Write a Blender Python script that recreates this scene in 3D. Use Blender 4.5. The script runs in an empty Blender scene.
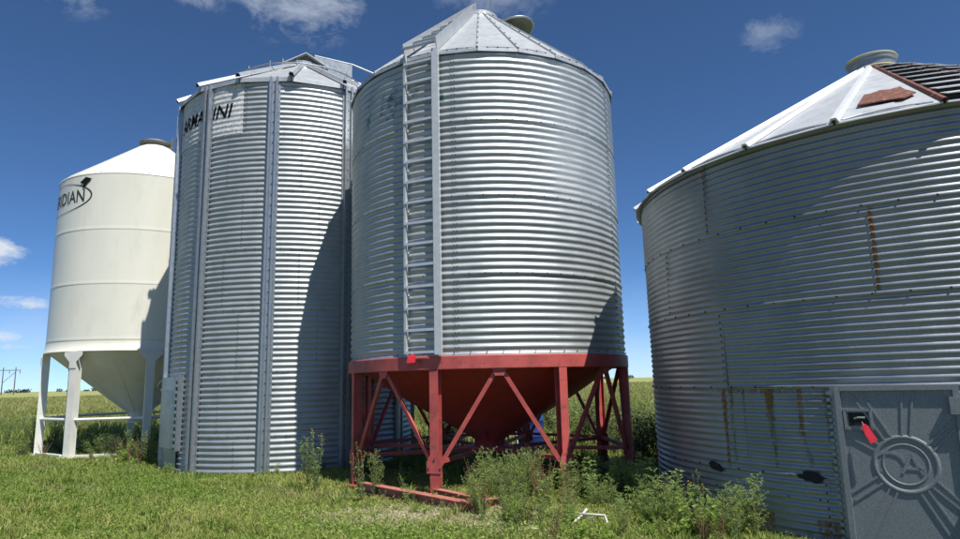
import bpy, bmesh, math, random
import numpy as np
from mathutils import Vector, Matrix, Euler

random.seed(7); rng = np.random.default_rng(11)
SC = bpy.context.scene
COL = SC.collection
PI = math.pi
def rad(d): return math.radians(d)

# ------------------------------------------------------------------ camera
CAM_H, PITCH, ROLL = 1.49, rad(9.75), rad(1.35)
cd = bpy.data.cameras.new('camera'); cam = bpy.data.objects.new('camera', cd); COL.objects.link(cam)
cd.sensor_width = 36; cd.lens = 650/960*36; cd.clip_start = .05; cd.clip_end = 20000
_f = Vector((0, math.cos(PITCH), math.sin(PITCH))); _u = Vector((0, -math.sin(PITCH), math.cos(PITCH))); _r = Vector((1, 0, 0))
_r2 = _r*math.cos(ROLL) - _u*math.sin(ROLL); _u2 = _u*math.cos(ROLL) + _r*math.sin(ROLL)
cam.matrix_world = Matrix(((_r2.x, _u2.x, -_f.x, 0), (_r2.y, _u2.y, -_f.y, 0), (_r2.z, _u2.z, -_f.z, CAM_H), (0, 0, 0, 1)))
SC.camera = cam

# ------------------------------------------------------------------ light
SUN_AZ, SUN_EL = 142.0, 60.5            # compass degrees from +Y towards +X
SKY_STRENGTH, SUN_STRENGTH, EXPOSURE = 0.115, 4.9, 0.3
sdir = Vector((math.sin(rad(SUN_AZ))*math.cos(rad(SUN_EL)), math.cos(rad(SUN_AZ))*math.cos(rad(SUN_EL)), math.sin(rad(SUN_EL))))
sl = bpy.data.lights.new('sun', 'SUN'); sl.energy = SUN_STRENGTH; sl.angle = rad(.53); sl.color = (1, .965, .90)
so = bpy.data.objects.new('sun', sl); COL.objects.link(so)
so.rotation_euler = sdir.to_track_quat('Z', 'Y').to_euler(); so.location = (20, -25, 60)

W = bpy.data.worlds.new('World'); SC.world = W; W.use_nodes = True
def build_world():
    nt = W.node_tree; nt.nodes.clear(); N = nt.nodes.new; L = nt.links.new
    out = N('ShaderNodeOutputWorld'); bg = N('ShaderNodeBackground'); bg.inputs['Strength'].default_value = SKY_STRENGTH
    sky = N('ShaderNodeTexSky'); sky.sky_type = 'NISHITA'; sky.sun_disc = False
    sky.sun_elevation = rad(SUN_EL); sky.sun_rotation = rad(SUN_AZ)
    sky.air_density = .6; sky.dust_density = .1; sky.ozone_density = 4; sky.altitude = 2000
    tc = N('ShaderNodeTexCoord'); sep = N('ShaderNodeSeparateXYZ'); L(tc.outputs['Generated'], sep.inputs[0])
    def M(op, a, b=None, c=None, clamp=False):
        n = N('ShaderNodeMath'); n.operation = op; n.use_clamp = clamp
        for i, v in enumerate((a, b, c)):
            if v is None: continue
            if isinstance(v, (int, float)): n.inputs[i].default_value = v
            else: L(v, n.inputs[i])
        return n.outputs[0]
    az = M('ARCTAN2', sep.outputs[0], sep.outputs[1]); el = M('ARCSINE', sep.outputs[2])
    # fibrous noise for the cloud edges
    cv = N('ShaderNodeCombineXYZ'); L(az, cv.inputs[0]); L(M('MULTIPLY', el, 1.7), cv.inputs[1])
    nz = N('ShaderNodeTexNoise'); nz.inputs['Scale'].default_value = 19; nz.inputs['Detail'].default_value = 12; nz.inputs['Roughness'].default_value = .70
    nz.inputs['Distortion'].default_value = .35; L(cv.outputs[0], nz.inputs['Vector'])
    nb = N('ShaderNodeTexNoise'); nb.inputs['Scale'].default_value = 6; nb.inputs['Detail'].default_value = 4; L(cv.outputs[0], nb.inputs['Vector'])
    # single clouds: azimuth, elevation, half width, half height (degrees), density
    clouds = [(-16.2, 32.0, 7.5, 4.6, .44), (-34.0, 30.5, 3.8, 3.8, .46), (-24.5, 31.6, 4.0, 2.4, .5), (2.0, 32.4, 7.0, 2.6, .24), (26.0, 26.6, 3.0, 1.8, .26),
              (-37.0, 9.9, 2.2, 1.2, 1.15), (-35.3, 6.35, 2.3, .75, .95), (-36.6, 3.9, 2.6, .7, .85), (-35.2, 3.2, 2.2, .45, .7), (-35.0, 1.3, 4.5, .4, .5),
              (13.6, 2.2, 3.5, .4, .45), (-54, 14, 6, 3, .8), (52, 20, 7, 3, .7), (70, 9, 7, 2.4, .9), (-80, 25, 9, 4, .8), (120, 30, 10, 5, .7), (-140, 18, 12, 4, .9), (170, 12, 9, 3, .9), (-5, 58, 9, 5, .5)]
    tot = None
    for (a, e, w, h, d) in clouds:
        dx = M('MULTIPLY', M('SUBTRACT', az, rad(a)), 1/rad(w)); dy = M('MULTIPLY', M('SUBTRACT', el, rad(e)), 1/rad(h))
        r = M('SQRT', M('ADD', M('MULTIPLY', dx, dx), M('MULTIPLY', dy, dy)))
        blob = M('SUBTRACT', 1.0, r, clamp=True)
        v = M('ADD', blob, M('MULTIPLY', M('SUBTRACT', nz.outputs[0], .55), 2.6))
        v = M('MULTIPLY', v, 1.15, clamp=True)
        v = M('MULTIPLY', M('MULTIPLY', v, M('MULTIPLY', blob, 3.0, clamp=True)), d)
        tot = v if tot is None else M('MAXIMUM', tot, v)
    # faint streaks low over the horizon
    low = M('MULTIPLY', M('SUBTRACT', 1.0, M('MULTIPLY', M('ABSOLUTE', M('SUBTRACT', el, rad(1.0))), 1/rad(8)), clamp=True),
            M('ADD', .20, M('MULTIPLY', M('SUBTRACT', nb.outputs[0], .42), 1.3, clamp=True)))
    tot = M('MAXIMUM', tot, low); tot = M('MINIMUM', tot, .93)
    def VM(op, a, b):
        n = N('ShaderNodeVectorMath'); n.operation = op; L(a, n.inputs[0]); n.inputs[1].default_value = b; return n.outputs[0]
    # one white balance over the whole sky
    g = N('ShaderNodeGamma'); g.inputs[1].default_value = 1.0; L(VM('MULTIPLY', sky.outputs[0], (.115, .115, .115)), g.inputs[0])
    k = 1/(SKY_STRENGTH*2**EXPOSURE); skc = VM('MULTIPLY', g.outputs[0], (.84*k, 1.10*k, 1.25*k))
    mix = N('ShaderNodeMix'); mix.data_type = 'RGBA'; L(tot, mix.inputs[0]); L(skc, mix.inputs[6]); mix.inputs[7].default_value = (5.3, 5.7, 6.2, 1)
    L(mix.outputs[2], bg.inputs[0]); L(bg.outputs[0], out.inputs[0])
build_world()
SC.view_settings.view_transform = 'Standard'; SC.view_settings.look = 'None'
SC.view_settings.exposure = EXPOSURE; SC.view_settings.gamma = 1.0; SC.view_settings.use_curve_mapping = False
SC.render.engine = 'CYCLES'; SC.cycles.max_bounces = 8; SC.cycles.transparent_max_bounces = 12
SC.cycles.use_denoising = True

# ------------------------------------------------------------------ materials
def mat(name, color, rough=.5, metal=0., c2=None, nscale=6, mix_lo=.4, mix_hi=.65, rvar=.0, bump=0., bscale=60, spec=.5, stretch=(1, 1, 1), c3=None, c3scale=25, c3lo=.6, c3hi=.7, trans=0., attr=None, detail=6):
    m = bpy.data.materials.new(name); m.use_nodes = True; nt = m.node_tree; N = nt.nodes.new; L = nt.links.new
    p = nt.nodes['Principled BSDF']; p.inputs['Roughness'].default_value = rough; p.inputs['Metallic'].default_value = metal
    p.inputs['Specular IOR Level'].default_value = spec; p.inputs['Base Color'].default_value = (*color, 1)
    tc = N('ShaderNodeTexCoord'); mp = N('ShaderNodeMapping'); mp.inputs['Scale'].default_value = stretch; L(tc.outputs['Object'], mp.inputs[0])
    col = None
    def noise(sc, det=detail, ro=.6):
        n = N('ShaderNodeTexNoise'); n.inputs['Scale'].default_value = sc; n.inputs['Detail'].default_value = det; n.inputs['Roughness'].default_value = ro; L(mp.outputs[0], n.inputs['Vector']); return n.outputs[0]
    def ramp(v, lo, hi):
        r = N('ShaderNodeMapRange'); r.inputs[1].default_value = lo; r.inputs[2].default_value = hi; L(v, r.inputs[0]); r.clamp = True; return r.outputs[0]
    def mixc(f, a, b):
        x = N('ShaderNodeMix'); x.data_type = 'RGBA'; L(f, x.inputs[0])
        for i, c in ((6, a), (7, b)):
            if isinstance(c, tuple): x.inputs[i].default_value = (*c, 1)
            else: L(c, x.inputs[i])
        return x.outputs[2]
    if c2:
        if attr:
            at = N('ShaderNodeAttribute'); at.attribute_name = attr; f = at.outputs['Fac']
        else: f = ramp(noise(nscale), mix_lo, mix_hi)
        col = mixc(f, color, c2)
    if c3: col = mixc(ramp(noise(c3scale), c3lo, c3hi), col or color, c3)
    if col: L(col, p.inputs['Base Color'])
    if rvar:
        r = N('ShaderNodeMapRange'); L(noise(nscale*1.7), r.inputs[0]); r.inputs[1].default_value = .3; r.inputs[2].default_value = .7
        r.inputs[3].default_value = max(.02, rough-rvar); r.inputs[4].default_value = rough+rvar; L(r.outputs[0], p.inputs['Roughness'])
    if bump:
        b = N('ShaderNodeBump'); b.inputs['Strength'].default_value = bump; b.inputs['Distance'].default_value = .01; L(noise(bscale, 4), b.inputs['Height']); L(b.outputs[0], p.inputs['Normal'])
    if trans:
        t = N('ShaderNodeBsdfTranslucent'); ms = N('ShaderNodeMixShader'); ms.inputs[0].default_value = trans
        if col: L(col, t.inputs[0])
        else: t.inputs[0].default_value = (*color, 1)
        o = nt.nodes['Material Output']; L(p.outputs[0], ms.inputs[1]); L(t.outputs[0], ms.inputs[2]); L(ms.outputs[0], o.inputs[0])
    return m
def decal(name, color, lo, hi, scale=14, stretch=(1, 1, 1), rough=.7, fade=None):
    """thin layer of paint or rust whose cover is broken by noise"""
    m = mat(name, color, rough, c2=tuple(c*.6 for c in color), nscale=scale*2); nt = m.node_tree; N = nt.nodes.new; L = nt.links.new
    tc = N('ShaderNodeTexCoord'); mp = N('ShaderNodeMapping'); mp.inputs['Scale'].default_value = stretch; L(tc.outputs['Object'], mp.inputs[0])
    n = N('ShaderNodeTexNoise'); n.inputs['Scale'].default_value = scale; n.inputs['Detail'].default_value = 7; L(mp.outputs[0], n.inputs[0])
    v = n.outputs[0]
    at = N('ShaderNodeAttribute'); at.attribute_name = 'cover'; ad = N('ShaderNodeMath'); ad.operation = 'ADD'; L(v, ad.inputs[0]); L(at.outputs['Fac'], ad.inputs[1]); v = ad.outputs[0]
    r = N('ShaderNodeMapRange'); r.inputs[1].default_value = lo; r.inputs[2].default_value = hi; L(v, r.inputs[0]); r.clamp = True
    tr = N('ShaderNodeBsdfTransparent'); ms = N('ShaderNodeMixShader'); L(r.outputs[0], ms.inputs[0]); L(tr.outputs[0], ms.inputs[1]); L(nt.nodes['Principled BSDF'].outputs[0], ms.inputs[2])
    L(ms.outputs[0], nt.nodes['Material Output'].inputs[0]); return m

M = {}
M['galv'] = mat('galvanized_bright', (.45, .475, .48), .48, .52, c2=(.37, .395, .40), nscale=2.4, rvar=.07, bump=.05, bscale=40, c3=(.40, .425, .43), c3scale=55, c3lo=.52, c3hi=.6)
M['galv_b'] = mat('galvanized_weathered', (.45, .475, .485), .48, .52, c2=(.36, .385, .395), nscale=2.4, rvar=.07, bump=.05, bscale=40, c3=(.40, .425, .435), c3scale=60, c3lo=.52, c3hi=.6)
M['galv_old'] = mat('galvanized_old', (.31, .335, .35), .40, .50, c2=(.235, .255, .27), nscale=1.8, rvar=.08, bump=.08, bscale=45, c3=(.265, .29, .305), c3scale=50, c3lo=.5, c3hi=.62)
M['galv_trim'] = mat('galvanized_trim', (.40, .43, .45), .42, .7, c2=(.33, .36, .38), nscale=12, rvar=.06)
M['galv_roof'] = mat('galvanized_roof', (.52, .54, .55), .45, .4, c2=(.45, .47, .48), nscale=5, rvar=.07, c3=(.46, .44, .40), c3scale=11, c3lo=.66, c3hi=.78)
M['roof_old'] = mat('weathered_roof_sheet', (.60, .62, .63), .45, .3, c2=(.52, .54, .55), nscale=4, rvar=.06, c3=(.50, .47, .42), c3scale=9, c3lo=.66, c3hi=.76)
M['roof_rib'] = mat('white_roof_rib', (.74, .75, .75), .45, .2, c2=(.66, .67, .67), nscale=6)
M['roof_rust'] = mat('rusty_red_trim', (.19, .065, .042), .85, 0, c2=(.11, .045, .034), nscale=14, c3=(.34, .20, .14), c3scale=16, c3lo=.56, c3hi=.66)
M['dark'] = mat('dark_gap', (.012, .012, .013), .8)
M['bolt'] = mat('bolt_head', (.05, .052, .055), .6, .3)
M['bolt_rust'] = mat('rusty_bolt_head', (.09, .055, .035), .8, .2)
M['cream'] = mat('cream_enamel', (.80, .785, .675), .34, 0, c2=(.76, .745, .635), nscale=1.6, rvar=.05, stretch=(1, 1, .3), c3=(.69, .665, .555), c3scale=3.4, c3lo=.54, c3hi=.78)
M['cream_leg'] = mat('cream_enamel_legs', (.78, .77, .70), .42, 0, c2=(.70, .69, .62), nscale=5, c3=(.22, .17, .11), c3scale=16, c3lo=.70, c3hi=.76)
M['cap_grey'] = mat('grey_lid', (.13, .13, .12), .6, .2, c2=(.20, .19, .17), nscale=8)
M['print'] = mat('dark_print', (.03, .032, .035), .5)
M['print_b'] = mat('black_print', (.014, .014, .016), .95, spec=.05)
M['red'] = mat('red_enamel', (.53, .10, .09), .55, 0, c2=(.38, .072, .066), nscale=4, rvar=.08, c3=(.24, .085, .06), c3scale=13, c3lo=.56, c3hi=.70, bump=.06)
M['red_cone'] = mat('red_hopper_shaded', (.36, .05, .046), .45, 0, c2=(.29, .042, .038), nscale=3, rvar=.08)  # darker red than the legs, the cone's deep shade kept in its colour
M['door'] = mat('cast_grey_door', (.27, .295, .305), .58, .2, c2=(.15, .17, .18), nscale=160, mix_lo=.42, mix_hi=.6, bump=.25, bscale=300, detail=3)
M['red_faded'] = mat('sun_faded_red', (.46, .165, .125), .7, 0, c2=(.36, .12, .09), nscale=5, c3=(.50, .33, .26), c3scale=12, c3lo=.58, c3hi=.7)
M['ladder'] = mat('ladder_galvanized', (.60, .63, .64), .5, .25, c2=(.52, .55, .56), nscale=9)
M['tag'] = mat('red_tag', (.75, .03, .05), .45)
M['blue'] = mat('blue_plastic', (.02, .06, .25), .35)
M['tub'] = mat('pale_plastic', (.55, .56, .56), .5, c2=(.4, .4, .4))
M['pvc'] = mat('white_pipe', (.75, .75, .72), .45, c2=(.6, .59, .55), nscale=20)
M['lichen'] = mat('lichen_rim', (.33, .34, .25), .8, c2=(.42, .40, .08), nscale=12, mix_lo=.5, mix_hi=.6)
M['lid_green'] = mat('olive_lid', (.10, .115, .07), .7, c2=(.15, .16, .10), nscale=9)
M['wood'] = mat('weathered_pole_wood', (.13, .10, .08), .9)
M['wpaint'] = decal('faded_white_paint', (.66, .67, .67), .05, .32, 9)
M['teal'] = decal('teal_paint_smear', (.03, .20, .23), .40, .85, 9, (1, 1, 1.4))
M['rust'] = decal('rust_streak', (.36, .16, .04), .34, .78, 16, (2.5, 2.5, .6))
M['moss'] = decal('moss_streak', (.22, .17, .05), .38, .86, 14, (2.5, 2.5, .6))

def plant_mat(name, c1, c2, trans=.3, rough=.55, spec=.3): return mat(name, c1, rough, c2=c2, attr='tint', trans=trans, spec=spec)
M['lawn'] = plant_mat('lawn_blades', (.145, .255, .033), (.46, .45, .15))
M['straw'] = plant_mat('straw', (.46, .40, .25), (.66, .60, .43), .15)
M['tall'] = plant_mat('tall_grass', (.17, .25, .05), (.44, .43, .16))
M['crop'] = plant_mat('crop_leaves', (.21, .25, .07), (.36, .35, .14))
M['kochia'] = plant_mat('kochia_leaves', (.21, .36, .09), (.52, .62, .24), .5)
M['thistle'] = plant_mat('thistle_leaves', (.17, .30, .10), (.40, .52, .23), .45)
M['broad'] = plant_mat('broad_leaves', (.19, .33, .05), (.46, .57, .14), .5)
M['shrub'] = plant_mat('dull_shrub_leaves', (.045, .075, .032), (.11, .14, .07), .2)
M['dry'] = plant_mat('dry_weed', (.17, .09, .05), (.34, .24, .13), .2)
M['stem'] = plant_mat('plant_stems', (.12, .15, .04), (.26, .24, .10), .1)
M['flower'] = mat('yellow_petals', (.85, .74, .03), .6, trans=.3)
M['treeline'] = plant_mat('far_foliage', (.030, .050, .025), (.055, .075, .040), 0)

# ------------------------------------------------------------------ mesh helpers
class MB:
    def __init__(s): s.v = []; s.f = []
    def add(s, vs, fs):
        o = len(s.v); s.v += [tuple(v) for v in vs]; s.f += [tuple(i+o for i in f) for f in fs]
    def box(s, c, size, ax=None):
        c = Vector(c); x, y, z = ax if ax else (Vector((1, 0, 0)), Vector((0, 1, 0)), Vector((0, 0, 1)))
        hx, hy, hz = [d/2 for d in size]
        vs = [c+x*(hx*i)+y*(hy*j)+z*(hz*k) for i in (-1, 1) for j in (-1, 1) for k in (-1, 1)]
        s.add(vs, [(0, 1, 3, 2), (4, 6, 7, 5), (0, 4, 5, 1), (2, 3, 7, 6), (0, 2, 6, 4), (1, 5, 7, 3)])
    def bar(s, p, q, w, h, up=(0, 0, 1)):
        p, q = Vector(p), Vector(q); d = (q-p); l = d.length; d.normalize(); sd = d.cross(Vector(up))
        if sd.length < 1e-4: sd = d.cross(Vector((1, 0, 0)))
        sd.normalize(); u = sd.cross(d); s.box((p+q)/2, (w, l, h), (sd, d, u))
    def tube(s, pts, r, n=8, caps=True):
        pts = [Vector(p) for p in pts]; rings = []
        for i, p in enumerate(pts):
            d = (pts[min(i+1, len(pts)-1)]-pts[max(i-1, 0)]).normalized(); a = d.cross(Vector((0, 0, 1)))
            if a.length < 1e-3: a = d.cross(Vector((1, 0, 0)))
            a.normalize(); b = a.cross(d); rr = r[i] if isinstance(r, (list, tuple)) else r
            rings.append([p+a*(rr*math.cos(2*PI*k/n))+b*(rr*math.sin(2*PI*k/n)) for k in range(n)])
        vs = [v for g in rings for v in g]; fs = [(i*n+k, i*n+(k+1) % n, (i+1)*n+(k+1) % n, (i+1)*n+k) for i in range(len(pts)-1) for k in range(n)]
        if caps: fs += [tuple(range(n-1, -1, -1)), tuple((len(pts)-1)*n+k for k in range(n))]
        s.add(vs, fs)
    def lathe(s, prof, n=64, a0=0, a1=360, close=True):
        full = abs(a1-a0-360) < 1e-6; m = n if full else n+1; vs = []
        for (r, z) in prof:
            for k in range(m):
                a = rad(a0+(a1-a0)*k/n); vs.append((r*math.sin(a), r*math.cos(a), z))
        fs = []
        for i in range(len(prof)-1):
            for k in range(n):
                k2 = (k+1) % m; fs.append((i*m+k, i*m+k2, (i+1)*m+k2, (i+1)*m+k))
        s.add(vs, fs)
    def prism(s, poly, n, t):
        """closed polygon (list of Vectors) thickened by t along n"""
        n = Vector(n).normalized(); k = len(poly); a = [Vector(p) for p in poly]; b = [p+n*t for p in a]
        s.add(a+b, [tuple(range(k-1, -1, -1)), tuple(range(k, 2*k))]+[(i, (i+1) % k, k+(i+1) % k, k+i) for i in range(k)])
    def build(s, name, m, parent=None, smooth=False, kind=None, label=None):
        me = bpy.data.meshes.new(name); me.from_pydata(s.v, [], s.f)
        return finish(me, name, m, parent, smooth, kind, label)
def finish(me, name, m, parent=None, smooth=False, kind=None, label=None, recalc=True):
    if recalc:
        bm = bmesh.new(); bm.from_mesh(me); bmesh.ops.recalc_face_normals(bm, faces=bm.faces); bm.to_mesh(me); bm.free()
    if m: me.materials.append(M[m] if isinstance(m, str) else m)
    if smooth: me.polygons.foreach_set('use_smooth', [True]*len(me.polygons))
    me.update(); o = bpy.data.objects.new(name, me); COL.objects.link(o)
    if parent: o.parent = parent
    if kind: o['kind'] = kind
    if label: o['label'] = label
    return o
def tag(o, label, cat, group=None):
    o['label'] = label; o['category'] = cat
    if group: o['group'] = group
    return o
def thing(name, label, cat, loc=(0, 0, 0), group=None):
    o = bpy.data.objects.new(name, None); COL.objects.link(o); o.location = loc; o.empty_display_size = .2; return tag(o, label, cat, group)
def np_mesh(name, V, T, m, parent=None, kind=None, tint=None, smooth=False):
    me = bpy.data.meshes.new(name); V = np.ascontiguousarray(V, np.float32); T = np.ascontiguousarray(T, np.int32)
    me.vertices.add(len(V)); me.vertices.foreach_set('co', V.ravel())
    me.loops.add(T.size); me.loops.foreach_set('vertex_index', T.ravel())
    me.polygons.add(len(T)); me.polygons.foreach_set('loop_start', np.arange(0, T.size, T.shape[1], dtype=np.int32))
    me.update(calc_edges=True)
    if tint is not None:
        a = me.attributes.new('tint', 'FLOAT', 'POINT'); a.data.foreach_set('value', np.ascontiguousarray(tint, np.float32))
    me.materials.append(M[m])
    if smooth: me.polygons.foreach_set('use_smooth', [True]*len(me.polygons))
    if name is None: return me
    o = bpy.data.objects.new(name, me); COL.objects.link(o)
    if parent: o.parent = parent
    if kind: o['kind'] = kind
    return o
def np_me(V, T, m, tint):
    o = np_mesh('plant_mesh', V, T, m, tint=tint); me = o.data; bpy.data.objects.remove(o); return me

def cen(azd, d): return (d*math.sin(rad(azd)), d*math.cos(rad(azd)))
def pol(R, az, z): return Vector((R*math.sin(rad(az)), R*math.cos(rad(az)), z))
def axes(az):
    o = Vector((math.sin(rad(az)), math.cos(rad(az)), 0)); t = Vector((-o.y, o.x, 0)); return t, o, Vector((0, 0, 1))   # t points right as seen from outside
PITCHC = .1016
def corr_r(R, amp, z, zref, pitch=PITCHC): return R - amp + amp*math.cos(2*PI*(z-zref)/pitch)
def dent(az, z, seed):
    return .0018*math.sin(az*.21+seed+z*1.3)+.0014*math.sin(az*.53+z*2.9+seed*2.1)+.0010*math.sin(az*1.17-z*4.3+seed)
def sheet(R, z0, z1, a0, a1, zref, amp=.0098, step=2.0, sub=8, seed=0, flat_ends=True, pitch=PITCHC, cover=None):
    nz = max(4, int(round((z1-z0)/pitch*sub))); na = max(2, int(round(abs(a1-a0)/step)))
    vs = []; cv = []
    for i in range(nz+1):
        z = z0+(z1-z0)*i/nz; r = corr_r(R, amp, z, zref, pitch)
        for k in range(na+1):
            a = a0+(a1-a0)*k/na; rr = r+dent(a, z, seed); vs.append((rr*math.sin(rad(a)), rr*math.cos(rad(a)), z))
            if cover: cv.append(cover((a-a0)/(a1-a0), (z-z0)/(z1-z0)))
    fs = [(i*(na+1)+k, i*(na+1)+k+1, (i+1)*(na+1)+k+1, (i+1)*(na+1)+k) for i in range(nz) for k in range(na)]
    mb = MB(); mb.v = vs; mb.f = fs; mb.cover = cv; return mb
def put_sheet(mb, name, m, parent):
    me = bpy.data.meshes.new(name); me.from_pydata(mb.v, [], mb.f)
    if mb.cover:
        a = me.attributes.new('cover', 'FLOAT', 'POINT'); a.data.foreach_set('value', mb.cover)
    return finish(me, name, m, parent, True, recalc=False)
def bolts(mb, R, pts, r=.011, h=.010):
    for (az, z) in pts:
        t, o, u = axes(az); c = pol(R, az, z); n = 6
        vs = [c+t*(r*math.cos(2*PI*k/n))+u*(r*math.sin(2*PI*k/n)) for k in range(n)]+[c+o*h+t*(.6*r*math.cos(2*PI*k/n))+u*(.6*r*math.sin(2*PI*k/n)) for k in range(n)]
        mb.add(vs, [(k, (k+1) % n, n+(k+1) % n, n+k) for k in range(n)]+[tuple(range(n, 2*n))])
def crests(z0, z1, zref, pitch=PITCHC): return [zref-k*pitch for k in range(-2, 140) if z0+.03 < zref-k*pitch < z1-.02]
def text_mesh(body, size, shear=0., bold=0.):
    cu = bpy.data.curves.new('t', 'FONT'); cu.body = body; cu.size = size; cu.shear = shear; cu.offset = bold; cu.resolution_u = 3
    o = bpy.data.objects.new('t', cu); COL.objects.link(o); dg = bpy.context.evaluated_depsgraph_get(); dg.update()
    me = bpy.data.meshes.new_from_object(o.evaluated_get(dg)); bpy.data.objects.remove(o); bpy.data.curves.remove(cu); return me
def wrap(me, name, m, parent, fn, dx=None, dz=None):
    """slice a flat mesh in x / y and lay it on a surface; fn(x, y) -> point"""
    bm = bmesh.new(); bm.from_mesh(me)
    xs = [v.co.x for v in bm.verts]; ys = [v.co.y for v in bm.verts]
    for (st, lo, hi, nrm) in ((dx, min(xs), max(xs), (1, 0, 0)), (dz, min(ys), max(ys), (0, 1, 0))):
        if not st: continue
        k = lo+st
        while k < hi:
            bmesh.ops.bisect_plane(bm, geom=bm.verts[:]+bm.edges[:]+bm.faces[:], plane_co=Vector(nrm)*k, plane_no=nrm); k += st
    for v in bm.verts: v.co = fn(v.co.x, v.co.y)
    bm.to_mesh(me); bm.free(); return finish(me, name, m, parent, recalc=False)

# ------------------------------------------------------------------ bin positions
CA = cen(-27.45, 19.28); RA = 2.13; FA = 180-27.45      # F* = compass direction from the bin's axis to the viewer's side
CB = cen(-15.9, 14.7); RB = 14.7*math.sin(rad(25.57-15.9)); FB = 180-15.9
CC = cen(.5, 11.12); RC = 2.286; FC = 180.5
CD = cen(33.1, 9.9); RD = 9.9*.32; FD = 180+33.1
def in_bin(x, y, pad=.02, hoppers=False):
    r = (np.hypot(x-CB[0], y-CB[1]) < RB+pad) | (np.hypot(x-CD[0], y-CD[1]) < RD+pad)
    return r

# ------------------------------------------------------------------ ground, field
def ground_z(x, y): return .025*np.sin(x*.9+.5)*np.cos(y*.7) + .015*np.sin(x*2.3+y*1.7) - .02
def build_ground():
    def ax():
        a = list(np.arange(0, 26, .4)); s = .5
        while a[-1] < 6000: a.append(a[-1]+s); s *= 1.22
        return np.array([-v for v in a[:0:-1]]+a)
    X = ax(); Y = ax()+8; n = len(X); g = np.stack(np.meshgrid(X, Y), -1).reshape(-1, 2)
    fade = np.clip((60-np.hypot(g[:, 0], g[:, 1]))/30, 0, 1); z = ground_z(g[:, 0], g[:, 1])*fade - .02*(1-fade)
    V = np.column_stack([g, z]); i = np.arange(n*n).reshape(n, n)
    T = np.column_stack([i[:-1, :-1].ravel(), i[:-1, 1:].ravel(), i[1:, 1:].ravel(), i[1:, :-1].ravel()])
    M['soil'] = mat('grassy_soil', (.065, .080, .026), .95, c2=(.13, .12, .055), nscale=.9, c3=(.27, .22, .13), c3scale=3.5, c3lo=.52, c3hi=.68, bump=.6, bscale=30, spec=.1)
    o = np_mesh('ground', V, T, 'soil', kind='structure', smooth=True)
    # crop field: a low canopy beyond the yard
    M['field'] = mat('crop_canopy', (.27, .29, .11), .95, c2=(.33, .33, .14), nscale=.05, mix_lo=.35, mix_hi=.65, c3=(.23, .26, .09), c3scale=.6, c3lo=.5, c3hi=.75, bump=1, bscale=2.5, spec=.05)
    xs = np.concatenate([-np.geomspace(6000, 3, 60), np.linspace(-2, 2, 3), np.geomspace(3, 6000, 60)]); ys = 31+np.concatenate([[0, .3], np.geomspace(1, 6000, 90)])
    g = np.stack(np.meshgrid(xs, ys), -1).reshape(-1, 2); nx, ny = len(xs), len(ys)
    z = .38+.05*np.sin(g[:, 0]*.31)*np.sin(g[:, 1]*.23)+.04*np.sin(g[:, 0]*1.3+g[:, 1]*.7); z[g[:, 1] < 31.1] = -.05
    z = np.where(g[:, 1] > 400, .45, z)
    i = np.arange(nx*ny).reshape(ny, nx)
    T = np.column_stack([i[:-1, :-1].ravel(), i[:-1, 1:].ravel(), i[1:, 1:].ravel(), i[1:, :-1].ravel()])
    np_mesh('field', np.column_stack([g, z]), T, 'field', kind='structure', smooth=True)
build_ground()

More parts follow.
